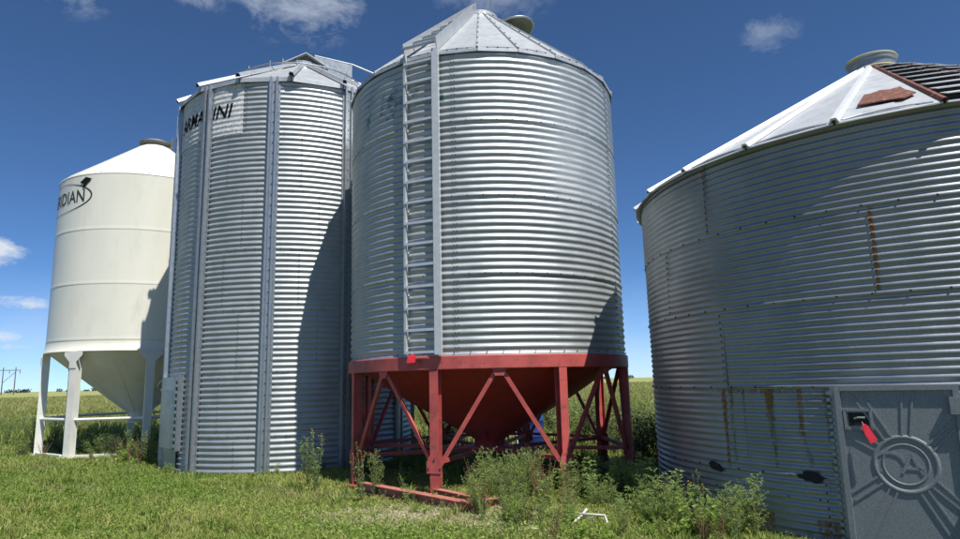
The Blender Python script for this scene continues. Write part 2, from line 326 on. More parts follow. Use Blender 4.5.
# ------------------------------------------------------------------ white smooth-wall hopper bin
def bin_white():
    T = thing('hopper_bin', 'cream white smooth-walled hopper bin on white legs, leftmost of the bins', 'grain bin', (CA[0], CA[1], 0))
    zs = [2.40, 2.62, 3.93, 5.24, 6.66]
    for i in range(len(zs)-1):
        a, b = zs[i], zs[i+1]; mb = MB(); R = RA
        prof = [(R, a), (R+.005, a+.015), (R+.006, a+.04), (R+.002, a+.07), (R, a+.12), (R, b-.12), (R, b)]
        if i == 0: prof = [(R-.05, a-.03), (R+.035, a-.03), (R+.035, a), (R+.01, a+.012), (R+.006, b)]
        mb.lathe(prof, 96); mb.build('wall_ring', 'cream', T, True)
    mb = MB()
    for i in range(2, 4):
        pass
    # roof: wide cone sectors
    rb, zb, rt, zt = RA+.004, 6.66, .34, 8.04
    for k in range(12):
        mb = MB(); mb.lathe([(rb+.002, zb-.03), (rb+.002, zb), (rb-.05, zb+.05), ((rb+rt)/2, (zb+zt)/2+.01), (rt, zt)], 8, k*30+5.2, k*30+34.8); mb.build('roof_panel', 'cream', T, True)
        mb = MB(); a = k*30+5; mb.bar(pol(rb-.05, a, zb+.047), pol(rt, a, zt), .03, .012); mb.build('roof_seam', 'cream', T)
    mb = MB(); mb.lathe([(.33, zt-.05), (.34, zt+.06), (.40, zt+.07), (.41, zt+.12), (.30, zt+.18), (0, zt+.2)], 32); lid = mb.build('lid', 'cap_grey', T, True)
    mb = MB(); p = pol(.42, FA-70, zt-.1); mb.tube([p, p+Vector((0, 0, .42))], .03, 6); mb.box(p+Vector((0, 0, .2)), (.09, .05, .25)); mb.build('lid_opener', 'cap_grey', T)
    # hopper
    mb = MB(); mb.lathe([(RA-.02, 2.42), (1.25, 1.72), (.26, .92), (.25, .80)], 72); c = mb.build('hopper_cone', 'cream', T, True)
    mb = MB(); mb.lathe([(.25, .80), (.34, .79), (.34, .75), (.25, .72), (.25, .66), (0, .66)], 24); mb.build('slide_gate', 'cream_leg', T)
    # weld seams on the cone
    for k in range(6):
        mb = MB(); a = FA-90+k*36; mb.bar(pol(RA-.06, a, 2.395), pol(.28, a, .925), .012, .012); mb.build('weld_seam', 'cream', c)
    # manhole on the cone
    a = FA-33; t, o, u = axes(a); c0 = pol(1.22, a, 1.66); n = (o*.62-u*.78).normalized(); up = n.cross(t).normalized()
    mb = MB(); ring = [c0+n*.03+t*(.30*math.cos(q*PI/12))+up*(.30*math.sin(q*PI/12)) for q in range(25)]; mb.tube(ring, .022, 8, False); mb.build('manhole_ring', 'cream_leg', T, True)
    mb = MB(); poly = [c0+n*.015+t*(.29*math.cos(q*PI/12))+up*(.29*math.sin(q*PI/12)) for q in range(24)]; mb.prism(poly, n, .012); mb.build('manhole_cover', 'cream', T)
    # legs with flared heads
    for k in range(8):
        a = FA+40+45*k; t, o, u = axes(a); mb = MB(); R = RA-.04
        for s in (-1, 1): mb.box(pol(R+s*.08, a, 1.19), (.17, .012, 2.36), (t, o, u))
        mb.box(pol(R, a, 1.19), (.012, .148, 2.36), (t, o, u))
        for s in (-1, 1): mb.box(pol(R, a, 1.19)+t*(s*.079), (.006, .148, 2.36), (t, o, u))
        lg = mb.build('leg', 'cream_leg', T)
        mb = MB(); c0 = pol(R+.087, a, 0); mb.prism([c0+t*x+u*z for x, z in ((-.09, 2.0), (.09, 2.0), (.09, 2.14), (.24, 2.29), (.24, 2.372), (-.24, 2.372), (-.24, 2.29), (-.09, 2.14))], o, .012); mb.build('gusset', 'cream_leg', lg)
        mb = MB(); mb.box(pol(R, a, .01), (.34, .34, .025), (t, o, u)); mb.build('foot_plate', 'cream_leg', lg)
        mb = MB(); mb.tube([pol(R, a+1.5, .84), pol(R, a+43.5, .84)], .035, 8); mb.build('brace', 'cream_leg', T)
        if k % 2 == 0 or k == 7:
            mb = MB(); mb.bar(pol(R+.02, a+4.5, .04), pol(R+.02, a+40.5, .04), .10, .06); mb.build('skid', 'cream_leg', T)
    # printed name and emblem on the upper ring
    def on(x, y): return pol(RA+.006, FA+90-math.degrees(x/RA), 5.97+y)
    me = text_mesh('MERIDIAN', .44, 0., .004); w = max(v.co.x for v in me.vertices); sx = 1.75/w
    for v in me.vertices: v.co.x *= sx
    wrap(me, 'lettering', 'print', T, on, dx=.06)
    mb = MB(); n = 72; e = []                          # long ellipse round the name
    for q in range(n+1):
        an = 2*PI*q/n; w2 = .006+.014*max(0, math.cos(an))**2
        x, y = .75+1.2*math.cos(an), .14+.37*math.sin(an)
        e += [on(x+w2*math.cos(an), y+w2*math.sin(an)), on(x-w2*math.cos(an), y-w2*math.sin(an))]
    mb.add(e, [(2*q, 2*q+1, 2*q+3, 2*q+2) for q in range(n)]); mb.build('ellipse_outline', 'print', T)
    mb = MB(); X, Y = 1.74, .49
    off = lambda x, y: on(x, y)*1 + Vector((on(x, y).x, on(x, y).y, 0)).normalized()*.012
    mb.add([off(X+x, Y+y) for x, y in ((-.16, -.02), (.02, .11), (.20, .05), (.04, -.08))], [(0, 1, 2, 3)])
    mb.add([off(X+x, Y+y) for x, y in ((-.07, -.15), (-.03, -.05), (.06, -.07), (.0, -.15))], [(0, 1, 2, 3)]); mb.build('emblem', 'print_b', T)
bin_white()

# ------------------------------------------------------------------ corrugated flat-bottom bin with stiffeners
def bin_stiffened():
    T = thing('grain_bin', 'tall galvanized corrugated bin with vertical stiffeners standing on the ground between its neighbours', 'grain bin', (CB[0], CB[1], 0))
    ze = 7.34; zr = [ze-1.118*k for k in range(7)]+[-.05]; zr.reverse(); SP = 360/11; st = [FB+44.5-SP*k for k in range(11)]
    for i in range(len(zr)-1):
        for k, a in enumerate(st):
            mb = sheet(RB+(.0015 if (i+k) % 2 else 0), zr[i]-.01, zr[i+1]+.01, a+.2, a-SP-.2, ze, seed=i*3+k*7); put_sheet(mb, 'wall_sheet', 'galv_b', T)
    for a in st:                                             # double-ridged channels
        t, o, u = axes(a); mb = MB(); prof = [(-.115, .0), (-.115, .012), (-.085, .014), (-.080, .085), (-.042, .085), (-.036, .03), (.036, .03), (.042, .085), (.080, .085), (.085, .014), (.115, .012), (.115, 0)]
        segs = [0, 2.2, 4.6, ze-.02]
        for j in range(3):
            z0, z1 = segs[j]-(.05 if j == 0 else -.003), segs[j+1]; off = .002*(j % 2)
            P = [[pol(RB-.001+y+off, a, z)+t*x for x, y in prof] for z in (z0, z1)]; n = len(prof)
            m2 = MB(); m2.add(P[0]+P[1], [(q, (q+1) % n, n+(q+1) % n, n+q) for q in range(n)]+[tuple(range(n)), tuple(range(2*n-1, n-1, -1))]); so_ = m2.build('stiffener', 'galv_trim', T)
        mb = MB(); pts = []
        for z in np.arange(.12, ze-.1, .2032):
            c = pol(RB+.031, a, z)
            bolts(mb, RB+.03, [(a, z)], .012, .012)
            for s in (-.1, .1): bolts(mb, RB+.012, [(a+math.degrees(s/RB), z)], .010, .010)
        mb.build('bolts', 'bolt', T, kind='stuff')
    mb = MB()
    for k, a in enumerate(st):
        for i in range(len(zr)-1):
            aa = a-SP/2+(4 if i % 2 else -4)
            bolts(mb, RB+.0, [(aa, z) for z in crests(zr[i], zr[i+1], ze)], .011, .010)
        for z in zr[1:-1]: bolts(mb, RB-.002, [(a-q, z) for q in np.arange(4.5, SP-3, 4.4)], .010, .009)
    mb.build('bolts', 'bolt', T, kind='stuff')
    # roof
    rt, zt, ov = .42, 8.62, RB+.075
    for k in range(16):
        a0 = FB+4.6+22.5*k; a1 = a0+22.5; am = (a0+a1)/2
        p = [pol(ov, a0-.0, ze-.02), pol(ov, a1, ze-.02), pol(rt, a1, zt), pol(rt, a0, zt)]
        p = [pol(ov, a0+.25, ze-.015), pol(ov, a1-.25, ze-.015), pol(rt, a1-1, zt), pol(rt, a0+1, zt)]
        n = (p[1]-p[0]).cross(p[3]-p[0]).normalized(); n = n if n.z > 0 else -n
        mb = MB(); mb.prism(p, -n, .012); lip = [p[0], p[1], p[1]-Vector((0, 0, .085)), p[0]-Vector((0, 0, .085))]; mb.prism(lip, pol(1, am, 0), -.006); mb.build('roof_panel', 'galv_roof', T)
        mb = MB(); q0, q1 = pol(ov+.05, a0, ze-.01), pol(rt, a0, zt+.02); d = (q1-q0).normalized(); t, o, u = axes(a0); nn = t.cross(d).normalized(); nn = nn if nn.z > 0 else -nn
        P = []
        for q in (q0, q1): P += [q-t*.06, q-t*.03+nn*.07, q+t*.03+nn*.07, q+t*.06]
        mb.add(P, [(0, 1, 5, 4), (1, 2, 6, 5), (2, 3, 7, 6), (4, 5, 6, 7)]); mb.build('roof_rib', 'galv_roof', T)
        mb = MB(); q0 = pol(ov+.052, a0, ze-.012); mb.add([q0-t*.04, q0-t*.025+nn*.06, q0+t*.025+nn*.06, q0+t*.04], [(0, 1, 2, 3)]); mb.build('rib_end', 'dark', T)
    # gable hood over the fill opening
    mb = MB(); mb.lathe([(rt+.02, zt-.03), (rt+.02, zt+.14), (rt-.04, zt+.14)], 24); mb.build('collar', 'galv_trim', T)
    d = Vector((-math.sin(rad(FB)), -math.cos(rad(FB)), 0)); sdv = Vector((d.y, -d.x, 0))          # sdv points right
    base = Vector((0, 0, 8.64))-d*.45+sdv*.07; UP = Vector((0, 0, 1)); mb = MB()
    for s in (-1, 1):
        a, b = base+sdv*(s*.50), base+UP*.30; mb.prism([a, b, b+d*.95, a+d*.95], UP, .02)
    hd = mb.build('hood', 'galv_roof', T)
    mb = MB(); bb = base+d*.12; mb.prism([bb+sdv*.48-UP*.3, bb+sdv*.48-UP*.01, bb+UP*.28, bb-sdv*.48-UP*.01, bb-sdv*.48-UP*.3], d, .02); mb.build('hood_back', 'cap_grey', hd)
    # guard panel and hand rails on the right of the hood
    p0, p1, e = Vector((.26, .07, 8.62)), Vector((1.10, .27, 8.46)), Vector((1.9, .45, 8.22))
    mb = MB(); mb.prism([p0, p1, p1+UP*.50, p0+UP*.50], (p1-p0).cross(UP), .015); mb.build('guard_panel', 'galv_trim', T)
    mb = MB(); mb.tube([p0+UP*.50, p1+UP*.52, e+UP*.46], .022, 6); mb.build('hand_rail', 'galv_trim', T)
    mb = MB(); mb.tube([p1+UP*.12, e+UP*.06], .022, 6); mb.build('hand_rail', 'galv_trim', T)
    mb = MB(); mb.tube([e-UP*.4, e+UP*.46], .022, 6); mb.build('rail_post', 'galv_trim', T)
    mb = MB(); q = base-sdv*.50; mb.tube([q-UP*.35, q+UP*.10], .018, 6); mb.build('rail_post', 'galv_trim', T)
    rr = 1.45; zz = zt-(rr-rt)/(ov-rt)*(zt-ze)+.17
    mb = MB(); mb.tube([pol(rr, FB-75+5*k, zz) for k in range(34)], .016, 6); ring = mb.build('safety_ring', 'galv_trim', T)
    for k in range(8):
        mb = MB(); a = FB+4.6+22.5*(k-3); mb.tube([pol(rr, a, zz-.14), pol(rr, a, zz+.07)], .012, 6); mb.build('ring_stay', 'galv_trim', ring)
    # side ladder on the far left edge
    lad = MB()
    for a in (FB+87, FB+97): lad.box(pol(RB+.09, a, 3.7), (.04, .05, 7.2), axes(a))
    l = lad.build('ladder', 'galv_trim', T)
    for z in np.arange(.4, 7.2, .305):
        mb = MB(); mb.tube([pol(RB+.09, FB+87, z), pol(RB+.09, FB+97, z)], .013, 6); mb.build('rung', 'galv_trim', l)
    for z in (1.0, 2.6, 4.2, 5.8, 7.0):
        mb = MB(); mb.bar(pol(RB, FB+87, z), pol(RB+.09, FB+87, z), .04, .04); mb.build('standoff', 'galv_trim', l)
    # walk-in door: a shallow box with hinge knuckles
    mb = MB(); a0, a1, z0, z1 = FB+55.5, FB+88, .40, 1.70; n = 10
    for (R0, zz0, zz1) in ((RB+.095, z0, z1),):
        prof = [(RB-.01, zz0), (R0, zz0), (R0, zz1), (RB-.01, zz1)]
        mb.lathe(prof, n, a0, a1)
        for a in (a0, a1): mb.add([pol(r, a, z) for r, z in prof], [(0, 1, 2, 3)])
    d_ = mb.build('door', 'galv_trim', T)
    mb = MB(); mb.lathe([(RB+.09, 1.44), (RB+.115, 1.44), (RB+.115, 1.49), (RB+.09, 1.49)], 10, a0-1, a1); mb.build('door_bar', 'galv_trim', d_)
    mb = MB(); mb.box(pol(RB+.05, a0-2.0, 1.05), (.05, .09, 1.36), axes(a0-2)); mb.build('door_jamb', 'galv_trim', d_)
    for k in range(11):
        mb = MB(); z = .46+k*.12; mb.box(pol(RB+.10, a0-.6, z), (.07, .03, .05), axes(a0-.6)); mb.build('hinge_knuckle', 'galv_trim', d_)
    mb = MB(); mb.lathe([(RB+.003, .0), (RB+.03, .02), (RB+.03, .38), (RB+.003, .39)], 10, a0, a1); mb.build('door_sill', 'galv_old', d_)
    mb = MB(); mb.box(pol(RB+.06, a1+1, .2), (.05, .06, .45), axes(a1+1)); mb.build('door_post', 'cap_grey', d_)
    # white name panel with black italic letters
    for (a0, a1) in ((FB+80, FB+47.3), (FB+41.7, FB+25.6)):
        put_sheet(sheet(RB+.0050, 6.24, 7.30, a0, a1, ze, amp=.0045, seed=3, cover=lambda u_, v_: 0.), 'name_panel', 'wpaint', T)
    def on(az_left):
        return lambda x, y: pol(corr_r(RB+.012, .004, 6.60+y, ze), az_left-math.degrees(x/RB), 6.60+y)
    for body, al, wid in (('ARMA', FB+70, .95), ('NNI', FB+47.0, .70)):
        me = text_mesh(body, .39, .22, .006); x0 = min(v.co.x for v in me.vertices); w = max(v.co.x for v in me.vertices)-x0
        for v in me.vertices: v.co.x = (v.co.x-x0)*wid/w
        wrap(me, 'lettering', 'print_b', T, on(al), dx=.06, dz=PITCHC/8)
bin_stiffened()

# ------------------------------------------------------------------ corrugated hopper bin on red legs
def bin_red_hopper():
    T = thing('hopper_bin', 'galvanized corrugated hopper bin on a red steel base with a wall ladder', 'grain bin', (CC[0], CC[1], 0))
    z0, ze, rh = 1.845, 6.317, 1.118; seam = [FC+10.4-73.5*k for k in range(4)]+[FC+10.4+72]; seam = [FC+10.4-72*k for k in range(5)]
    for i in range(4):
        for k, a in enumerate(seam):
            put_sheet(sheet(RC+(.002 if (i+k) % 2 else 0), z0+rh*i-.006, z0+rh*(i+1)+.006, a+.6, a-72.6, ze, amp=.0098, seed=i*5+k*3), 'wall_sheet', 'galv', T)
    mb = MB()
    for i in range(4):
        for a in seam:
            for da in (-.55, .55): bolts(mb, RC+.002, [(a+da, z) for z in crests(z0+rh*i, z0+rh*(i+1), ze)], .010, .010)
        if i: bolts(mb, RC+.0, [(FC+a, z0+rh*i) for a in np.arange(-179, 180, 5.6)], .011, .010)
    bolts(mb, RC+.002, [(FC+a, z0+.035) for a in np.arange(-179, 180, 5.6)], .011, .010)
    bolts(mb, RC+.004, [(FC+a, ze-.01) for a in np.arange(-179, 180, 3.75)], .013, .014)
    mb.build('bolts', 'bolt', T, kind='stuff')
    for i in range(1, 4):                                     # flat laps between the rings
        mb = MB(); z = z0+rh*i; mb.lathe([(RC-.002, z-.022), (RC+.003, z-.02), (RC+.003, z+.02), (RC-.002, z+.022)], 120); mb.build('ring_lap', 'galv', T, True)
    # roof panels
    rb, zb, rt, zt = RC+.035, ze-.03, .30, 8.06
    for k in range(24):
        a0 = FC+1.0+15*k; a1 = a0+15
        p = [pol(rb, a0+.12, zb), pol(rb, a1-.12, zb), pol(rt, a1-1, zt), pol(rt, a0+1, zt)]; n = (p[1]-p[0]).cross(p[3]-p[0]).normalized(); n = n if n.z > 0 else -n
        mb = MB(); mb.prism(p, -n, .008); am = (a0+a1)/2
        mb.prism([p[0], p[1], p[1]-Vector((0, 0, .045)), p[0]-Vector((0, 0, .045))], pol(1, am, 0), -.006); pn = mb.build('roof_panel', 'galv_roof', T)
        mb = MB(); mb.bar(pol(rb, a0, zb+.012), pol(rt, a0, zt+.012), .028, .034); mb.build('roof_rib', 'galv_roof', T)
        mb = MB(); t, o, u = axes(a0)
        for q in np.linspace(.06, .9, 7):
            c = pol(rb+(rt-rb)*q, a0, zb+(zt-zb)*q+.034); mb.box(c+t*.0, (.022, .022, .02), (t, o, u))
        mb.build('bolts', 'bolt', T, kind='stuff')
    mb = MB(); mb.lathe([(rt+.04, zt-.06), (rt+.04, zt+.05), (rt-.02, zt+.05), (rt-.02, zt-.1)], 32); mb.build('collar', 'galv_roof', T, False)
    # opened round lid tipped over to the right rear of the peak
    lc = Vector((.64, .05, 7.93)); n = Vector((.10, -.06, -.62)).normalized(); ax1 = n.cross(Vector((0, 0, 1))).normalized(); ax2 = n.cross(ax1).normalized()
    mb = MB(); mb.prism([lc+ax1*(.36*math.cos(q*PI/16))+ax2*(.36*math.sin(q*PI/16)) for q in range(32)], n, -.03); lid = mb.build('lid', 'lid_green', T)
    mb = MB(); mb.tube([lc+ax1*(.365*math.cos(q*PI/16))+ax2*(.365*math.sin(q*PI/16)) for q in range(33)], .022, 6, False); mb.build('lid_rim', 'galv_trim', lid, True)
    mb = MB(); mb.tube([Vector((.28, .02, 8.05)), Vector((.42, 0, 8.1)), lc], .014, 6); mb.build('lid_hinge', 'galv_trim', lid)
    # wall ladder and roof trough
    aR, aL = FC+17.3, FC+28.8
    lad = thing_none = MB()
    tR, oR, u = axes(aR); tL, oL, _ = axes(aL)
    mb = MB(); mb.box(pol(RC+.047, aR, (1.86+ze)/2), (.014, .094, ze-1.86), (tR, oR, u)); mb.box(pol(RC+.100, aR-1.0, (1.86+ze)/2), (.10, .010, ze-1.86), (tR, oR, u)); mb.box(pol(RC+.075, aR-2.1, (1.86+ze)/2), (.012, .04, ze-1.86), (tR, oR, u)); lr = mb.build('ladder', 'ladder', T)
    mb = MB(); mb.box(pol(RC+.062, aL, (1.86+ze)/2), (.036, .05, ze-1.86), (tL, oL, u)); mb.build('ladder_rail', 'ladder', lr)
    for z in np.arange(2.1, ze, .61):
        mb = MB(); mb.bar(pol(RC-.01, aL, z), pol(RC+.05, aL, z), .03, .03); mb.build('standoff', 'ladder', lr)
    for k in range(15):
        mb = MB(); z = 1.90+k*.305; mb.bar(pol(RC+.085, aR, z), pol(RC+.085, aL, z), .028, .036); mb.build('rung', 'ladder', lr)
    def rpt(a, q, h): return pol(rb+.06+(.14-rb-.06)*q, a, zb+(8.20-zb)*q+h)
    for a, h, nm in ((aR-1.5, .19, 'roof_rail'), (aL, .19, 'roof_rail')):
        P = [pol(rb+.05, a, zb+.0), pol(.22, a, 8.13), pol(.22, a, 8.13+h), pol(rb+.10, a, zb+h)]
        t, o, _ = axes(a); mb = MB(); mb.prism(P, t, .014); rl = mb.build(nm, 'galv_roof', T)
        mb = MB()
        for q in np.linspace(.06, .94, 9):
            c = P[3].lerp(P[2], q)-Vector((0, 0, .05)); mb.box(c+t*(-.012), (.03, .03, .03), (t, o, u)); 
        mb.build('bolts', 'bolt', rl, kind='stuff')
    for q in np.linspace(0.02, .95, 9):
        A = pol(rb+.14+(.22-rb-.14)*q, aR-1.5, zb+.08+(8.13-zb)*q); B = pol(rb+.14+(.22-rb-.14)*q, aL, zb+.08+(8.13-zb)*q); mb = MB(); mb.bar(A, B, .03, .03); mb.build('roof_rung', 'galv_trim', T)
    mb = MB(); mb.tube([pol(.3, FC-40, zt), pol(.36, FC-40, zt+.42)], .012, 5); mb.build('opener_rod', 'galv_trim', T)
    # red base ring, cone, legs
    mb = MB(); mb.lathe([(RC-.06, 1.842), (RC+.025, 1.842), (RC+.032, 1.83), (RC+.032, 1.665), (RC+.028, 1.655), (RC-.06, 1.655)], 120); mb.build('base_ring', 'red', T, False)
    mb = MB(); mb.lathe([(RC-.03, 1.78), (1.4, 1.22), (.26, .56), (.25, .44)], 72); cone = mb.build('hopper_cone', 'red_cone', T, True)
    for k in range(12):
        mb = MB(); a = FC+6+30*k; mb.bar(pol(RC-.05, a, 1.755), pol(.27, a, .563), .014, .012); mb.build('weld_seam', 'red_cone', cone)
    mb = MB(); mb.lathe([(.25, .46), (.33, .45), (.33, .41), (.24, .38), (.24, .32), (0, .32)], 24); mb.build('slide_gate', 'red', T)
    la = [FC+18.7-45*k for k in range(8)]; Rl = RC-.03
    for k, a in enumerate(la):
        t, o, u = axes(a); mb = MB()
        for s in (-1, 1): mb.box(pol(Rl+s*.058, a, .825), (.125, .010, 1.655), (t, o, u))
        mb.box(pol(Rl, a, .825), (.010, .106, 1.655), (t, o, u)); lg = mb.build('leg', 'red', T)
        mb = MB(); mb.box(pol(Rl, a, .012), (.26, .26, .022), (t, o, u)); mb.build('foot_plate', 'red', lg)
        am = a-22.5
        for s, aa in ((-1, a), (1, a-45)):
            tt, oo, _ = axes(aa); mb = MB(); p = pol(RC-.02, am, 1.655)+axes(am)[0]*(s*.03); q = pol(RC-.03, aa, .40)+tt*(-s*.06)
            mb.bar(p, q, .058, .008, axes(am)[1]); mb.bar(p-axes(am)[1]*.03, q-axes(am)[1]*.03, .008, .058, axes(am)[1]); mb.build('brace', 'red', T)
        mb = MB(); mb.prism([pol(Rl+.065, a, 0)+t*x+u*z for x, z in ((-.11, .30), (.11, .30), (.11, .42), (.075, .52), (-.075, .52), (-.11, .42))], o, .008); mb.build('gusset', 'red', lg)
        mb = MB(); mb.prism([pol(RC-.008, am, 0)+axes(am)[0]*x+u*z for x, z in ((-.10, 1.66), (.10, 1.66), (.06, 1.56), (-.06, 1.56))], axes(am)[1], .008); mb.build('gusset', 'red', T)
        mb = MB()
        for x, z in ((-.085, .36), (.085, .36), (0, .47)):
            c = pol(Rl+.073, a, z)+t*x; mb.box(c, (.022, .016, .022), (t, o, u))
        mb.build('bolts', 'bolt', lg, kind='stuff')
        mb = MB(); mb.bar(pol(Rl-.06, a, .43), pol(.36, a, .40), .055, .055); mb.build('radial_strut', 'red', T)
        if k in (2, 3, 4, 5, 6): mb = MB(); mb.bar(pol(Rl-.02, a, .45), pol(Rl-.02, a-45, .45), .05, .05); mb.build('tie_bar', 'red', T)
    mb = MB(); mb.lathe([(.33, .37), (.38, .37), (.38, .44), (.33, .44), (.33, .37)], 24); mb.build('strut_hub', 'red', T)
    # skid channels lying on the ground through the front legs
    def skid(p, q, w=.13, h=.11):
        p, q = Vector((p[0]-CC[0], p[1]-CC[1], h/2+.01)), Vector((q[0]-CC[0], q[1]-CC[1], h/2+.01)); d = (q-p).normalized(); s = d.cross(Vector((0, 0, 1))); mb = MB(); up = Vector((0, 0, 1))
        for k in (-1, 1): mb.bar(p+up*(k*h/2), q+up*(k*h/2), w, .010)
        mb.bar(p, q, .012, h-.02); mb.build('skid', 'red_faded', T)
    skid((-1.75, 9.55), (-.10, 7.72)); skid((-.72, 9.05), (.12, 7.98), .10, .09); skid((-.27, 7.80), (.15, 8.02), .10, .12)
    # paint marks on the wall
    cv = lambda u_, v_: -.22*max(0, abs(v_-.5)*2-.4)-.25*max(0, abs(u_-.5)*2-.6)
    for (a0, a1, zz0, zz1) in ((FC+54, FC+30.5, 5.42, 5.92), (FC+27, FC+19, 5.50, 5.86), (FC+15.7, FC+13.9, 5.52, 5.64)):
        put_sheet(sheet(RC+.004, zz0, zz1, a0, a1, ze, amp=.0098, cover=cv if a1 > FC+17 else (lambda u_, v_: .1)), 'teal_paint_mark', 'teal', T)
bin_red_hopper()
def red_tag(loc, az, h=.13, w=.075, lab='', tilt=0.):
    T = thing('tag', lab, 'tag', loc, 'red tags tied to the bins'); t, o, u = axes(az); mb = MB(); t, u = t*math.cos(tilt)+u*math.sin(tilt), u*math.cos(tilt)-t*math.sin(tilt)
    P = [t*x+u*y+o*b for x, y, b in ((-w*.5, -h, .03), (w*.5, -h*.96, .02), (w*.55, -h*.4, .012), (w*.42, -.03, .005), (.012, -.005, 0), (-.012, -.005, 0), (-w*.42, -.03, .005), (-w*.5, -h*.5, .022))]
    mb.prism(P, o, .003); mb.build('tag_sheet', 'tag', T); mb = MB(); mb.tube([u*.02-o*.01, u*-.012+o*.006], .002, 5); mb.build('tag_string', 'pvc', T)
p = pol(RC+.11, FC+25.6, 1.88); red_tag((CC[0]+p.x, CC[1]+p.y, 1.885), FC+25.6, .13, .12, 'small red tag hanging at the bottom of the wall ladder')

# ------------------------------------------------------------------ old low bin on the right
def bin_old():
    T = thing('grain_bin', 'old squat corrugated bin with dull grey wall and white cone roof, rightmost of the bins', 'grain bin', (CD[0], CD[1], 0))
    rh = .8128; zs = [-.05, .555, .555+rh, .555+2*rh, .555+3*rh, .555+4*rh]; ze = zs[-1]; P2 = rh/12.0
    off = [14, 32.0, 31.5, 3.0, 32.8]
    mbb = MB(); mbr = MB()
    for i in range(5):
        for k in range(8):
            a = FD+off[i]-45*k
            put_sheet(sheet(RD+(.002 if (i+k) % 2 else 0), zs[i]-.006, zs[i+1]+.006, a+.5, a-45.5, ze, amp=.0066, pitch=P2, step=1.5, seed=i*4+k*5), 'wall_sheet', 'galv_old', T)
            bolts(mbr if i in (3, 4) else mbb, RD+.002, [(a, z) for z in crests(zs[i], zs[i+1], ze, P2)], .010, .010)
        if i: bolts(mbb, RD+.002, [(FD+a, zs[i]) for a in np.arange(-178, 180, 5.2)], .012, .012)
    bolts(mbb, RD+.003, [(FD+a, zs[1]-.2) for a in np.arange(10, 60, 5.2)], .009, .009)
    mbb.build('bolts', 'bolt', T, kind='stuff'); mbr.build('bolts', 'bolt_rust', T, kind='stuff')
    for i in range(1, 5):
        mb = MB(); z = zs[i]; mb.lathe([(RD-.002, z-.018), (RD+.003, z-.016), (RD+.003, z+.016), (RD-.002, z+.018)], 140); mb.build('ring_lap', 'galv_old', T, True)
    # cone roof: white facets with raised ribs
    rb, zb, rt, zt = RD+.085, ze-.015, .28, 5.46
    for k in range(24):
        a0 = FD+6.2+15*k; a1 = a0+15; am = (a0+a1)/2; t0, o0, u = axes(a0)
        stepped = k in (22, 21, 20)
        p = [pol(rb, a0+.2, zb), pol(rb, a1-.2, zb), pol(rt, a1-1.2, zt), pol(rt, a0+1.2, zt)]; n = (p[1]-p[0]).cross(p[3]-p[0]).normalized(); n = n if n.z > 0 else -n
        mb = MB(); mb.prism(p, -n, .008); mb.prism([p[0], p[1], p[1]-Vector((0, 0, .014)), p[0]-Vector((0, 0, .014))], pol(1, am, 0), -.006)
        pan = mb.build('roof_panel', 'roof_old', T)
        if not stepped:                                     # pressed border line along the eave
            mb = MB(); e0, e1 = pol(rb-.10, a0+1.5, 0), pol(rb-.10, a1-1.5, 0); zf = lambda r: zb+(zt-zb)*(rb-r)/(rb-rt)
            prev = None; pts = []
            for q in range(9):
                s = q/8; r = rb-.05-.07*(1-(2*s-1)**2); pts.append(pol(r, a0+1.2+(12.6)*s, zf(r)+.002+.0*s))
            mb.tube(pts, .012, 6); mb.build('pressed_edge', 'roof_old', pan)
        else:                                               # stepped laps, shade under every lip set in as dark strips
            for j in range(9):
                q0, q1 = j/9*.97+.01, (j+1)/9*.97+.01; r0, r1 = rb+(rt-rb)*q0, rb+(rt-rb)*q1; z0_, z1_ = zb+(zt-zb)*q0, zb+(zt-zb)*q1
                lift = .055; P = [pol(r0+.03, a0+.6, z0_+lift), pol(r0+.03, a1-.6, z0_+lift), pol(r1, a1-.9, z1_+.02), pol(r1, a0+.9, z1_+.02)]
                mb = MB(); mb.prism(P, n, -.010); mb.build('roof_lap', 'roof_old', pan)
                mb = MB(); Q = [pol(r0-.02, a0+.7, z0_), pol(r0-.02, a1-.7, z0_), pol(r0+.0, a1-.7, z0_+lift-.012), pol(r0+.0, a0+.7, z0_+lift-.012)]; mb.prism(Q, pol(1, am, 0), -.006); mb.build('lap_shade_strip', 'dark', pan)
        red = k in (23, 22)
        q0, q1 = pol(rb+.012, a0, zb+.0), pol(rt-.04, a0, zt+.02); d = (q1-q0).normalized(); nn = t0.cross(d).normalized(); nn = nn if nn.z > 0 else -nn; P = []
        hw = .030 if k in (23, 22, 21) else .045; rhh = .028 if k in (23, 22, 21) else .045
        for q in (q0, q1): P += [q-t0*hw, q-t0*(hw*.5)+nn*rhh, q+t0*(hw*.5)+nn*rhh, q+t0*hw]
        ribm = 'roof_rust' if k in (0-1, 23, 22, 21) else 'roof_rib'
        mb = MB(); mb.add(P, [(0, 1, 5, 4), (1, 2, 6, 5), (2, 3, 7, 6), (4, 5, 6, 7), (0, 3, 2, 1), (0, 4, 7, 3)]); mb.build('roof_rib', ribm, T)
        mb = MB(); q0 = q0+o0*.002; mb.add([q0-t0*hw*.5+o0*.004, q0-t0*(hw*.3)+nn*.022+o0*.004, q0+t0*(hw*.3)+nn*.022+o0*.004, q0+t0*hw*.5+o0*.004], [(0, 1, 2, 3)]); mb.build('rib_end', 'dark', T)
    mb = MB(); mb.lathe([(RD+.004, zb+.05), (RD+.02, zb+.0), (rb-.01, zb-.012)], 96); mb.build('eave_soffit', 'galv_old', T)
    # reddish patch plate on the panel above the door
    a0, a1 = FD+5.3, FD-6.8; zf = lambda r: zb+(zt-zb)*(rb-r)/(rb-rt)
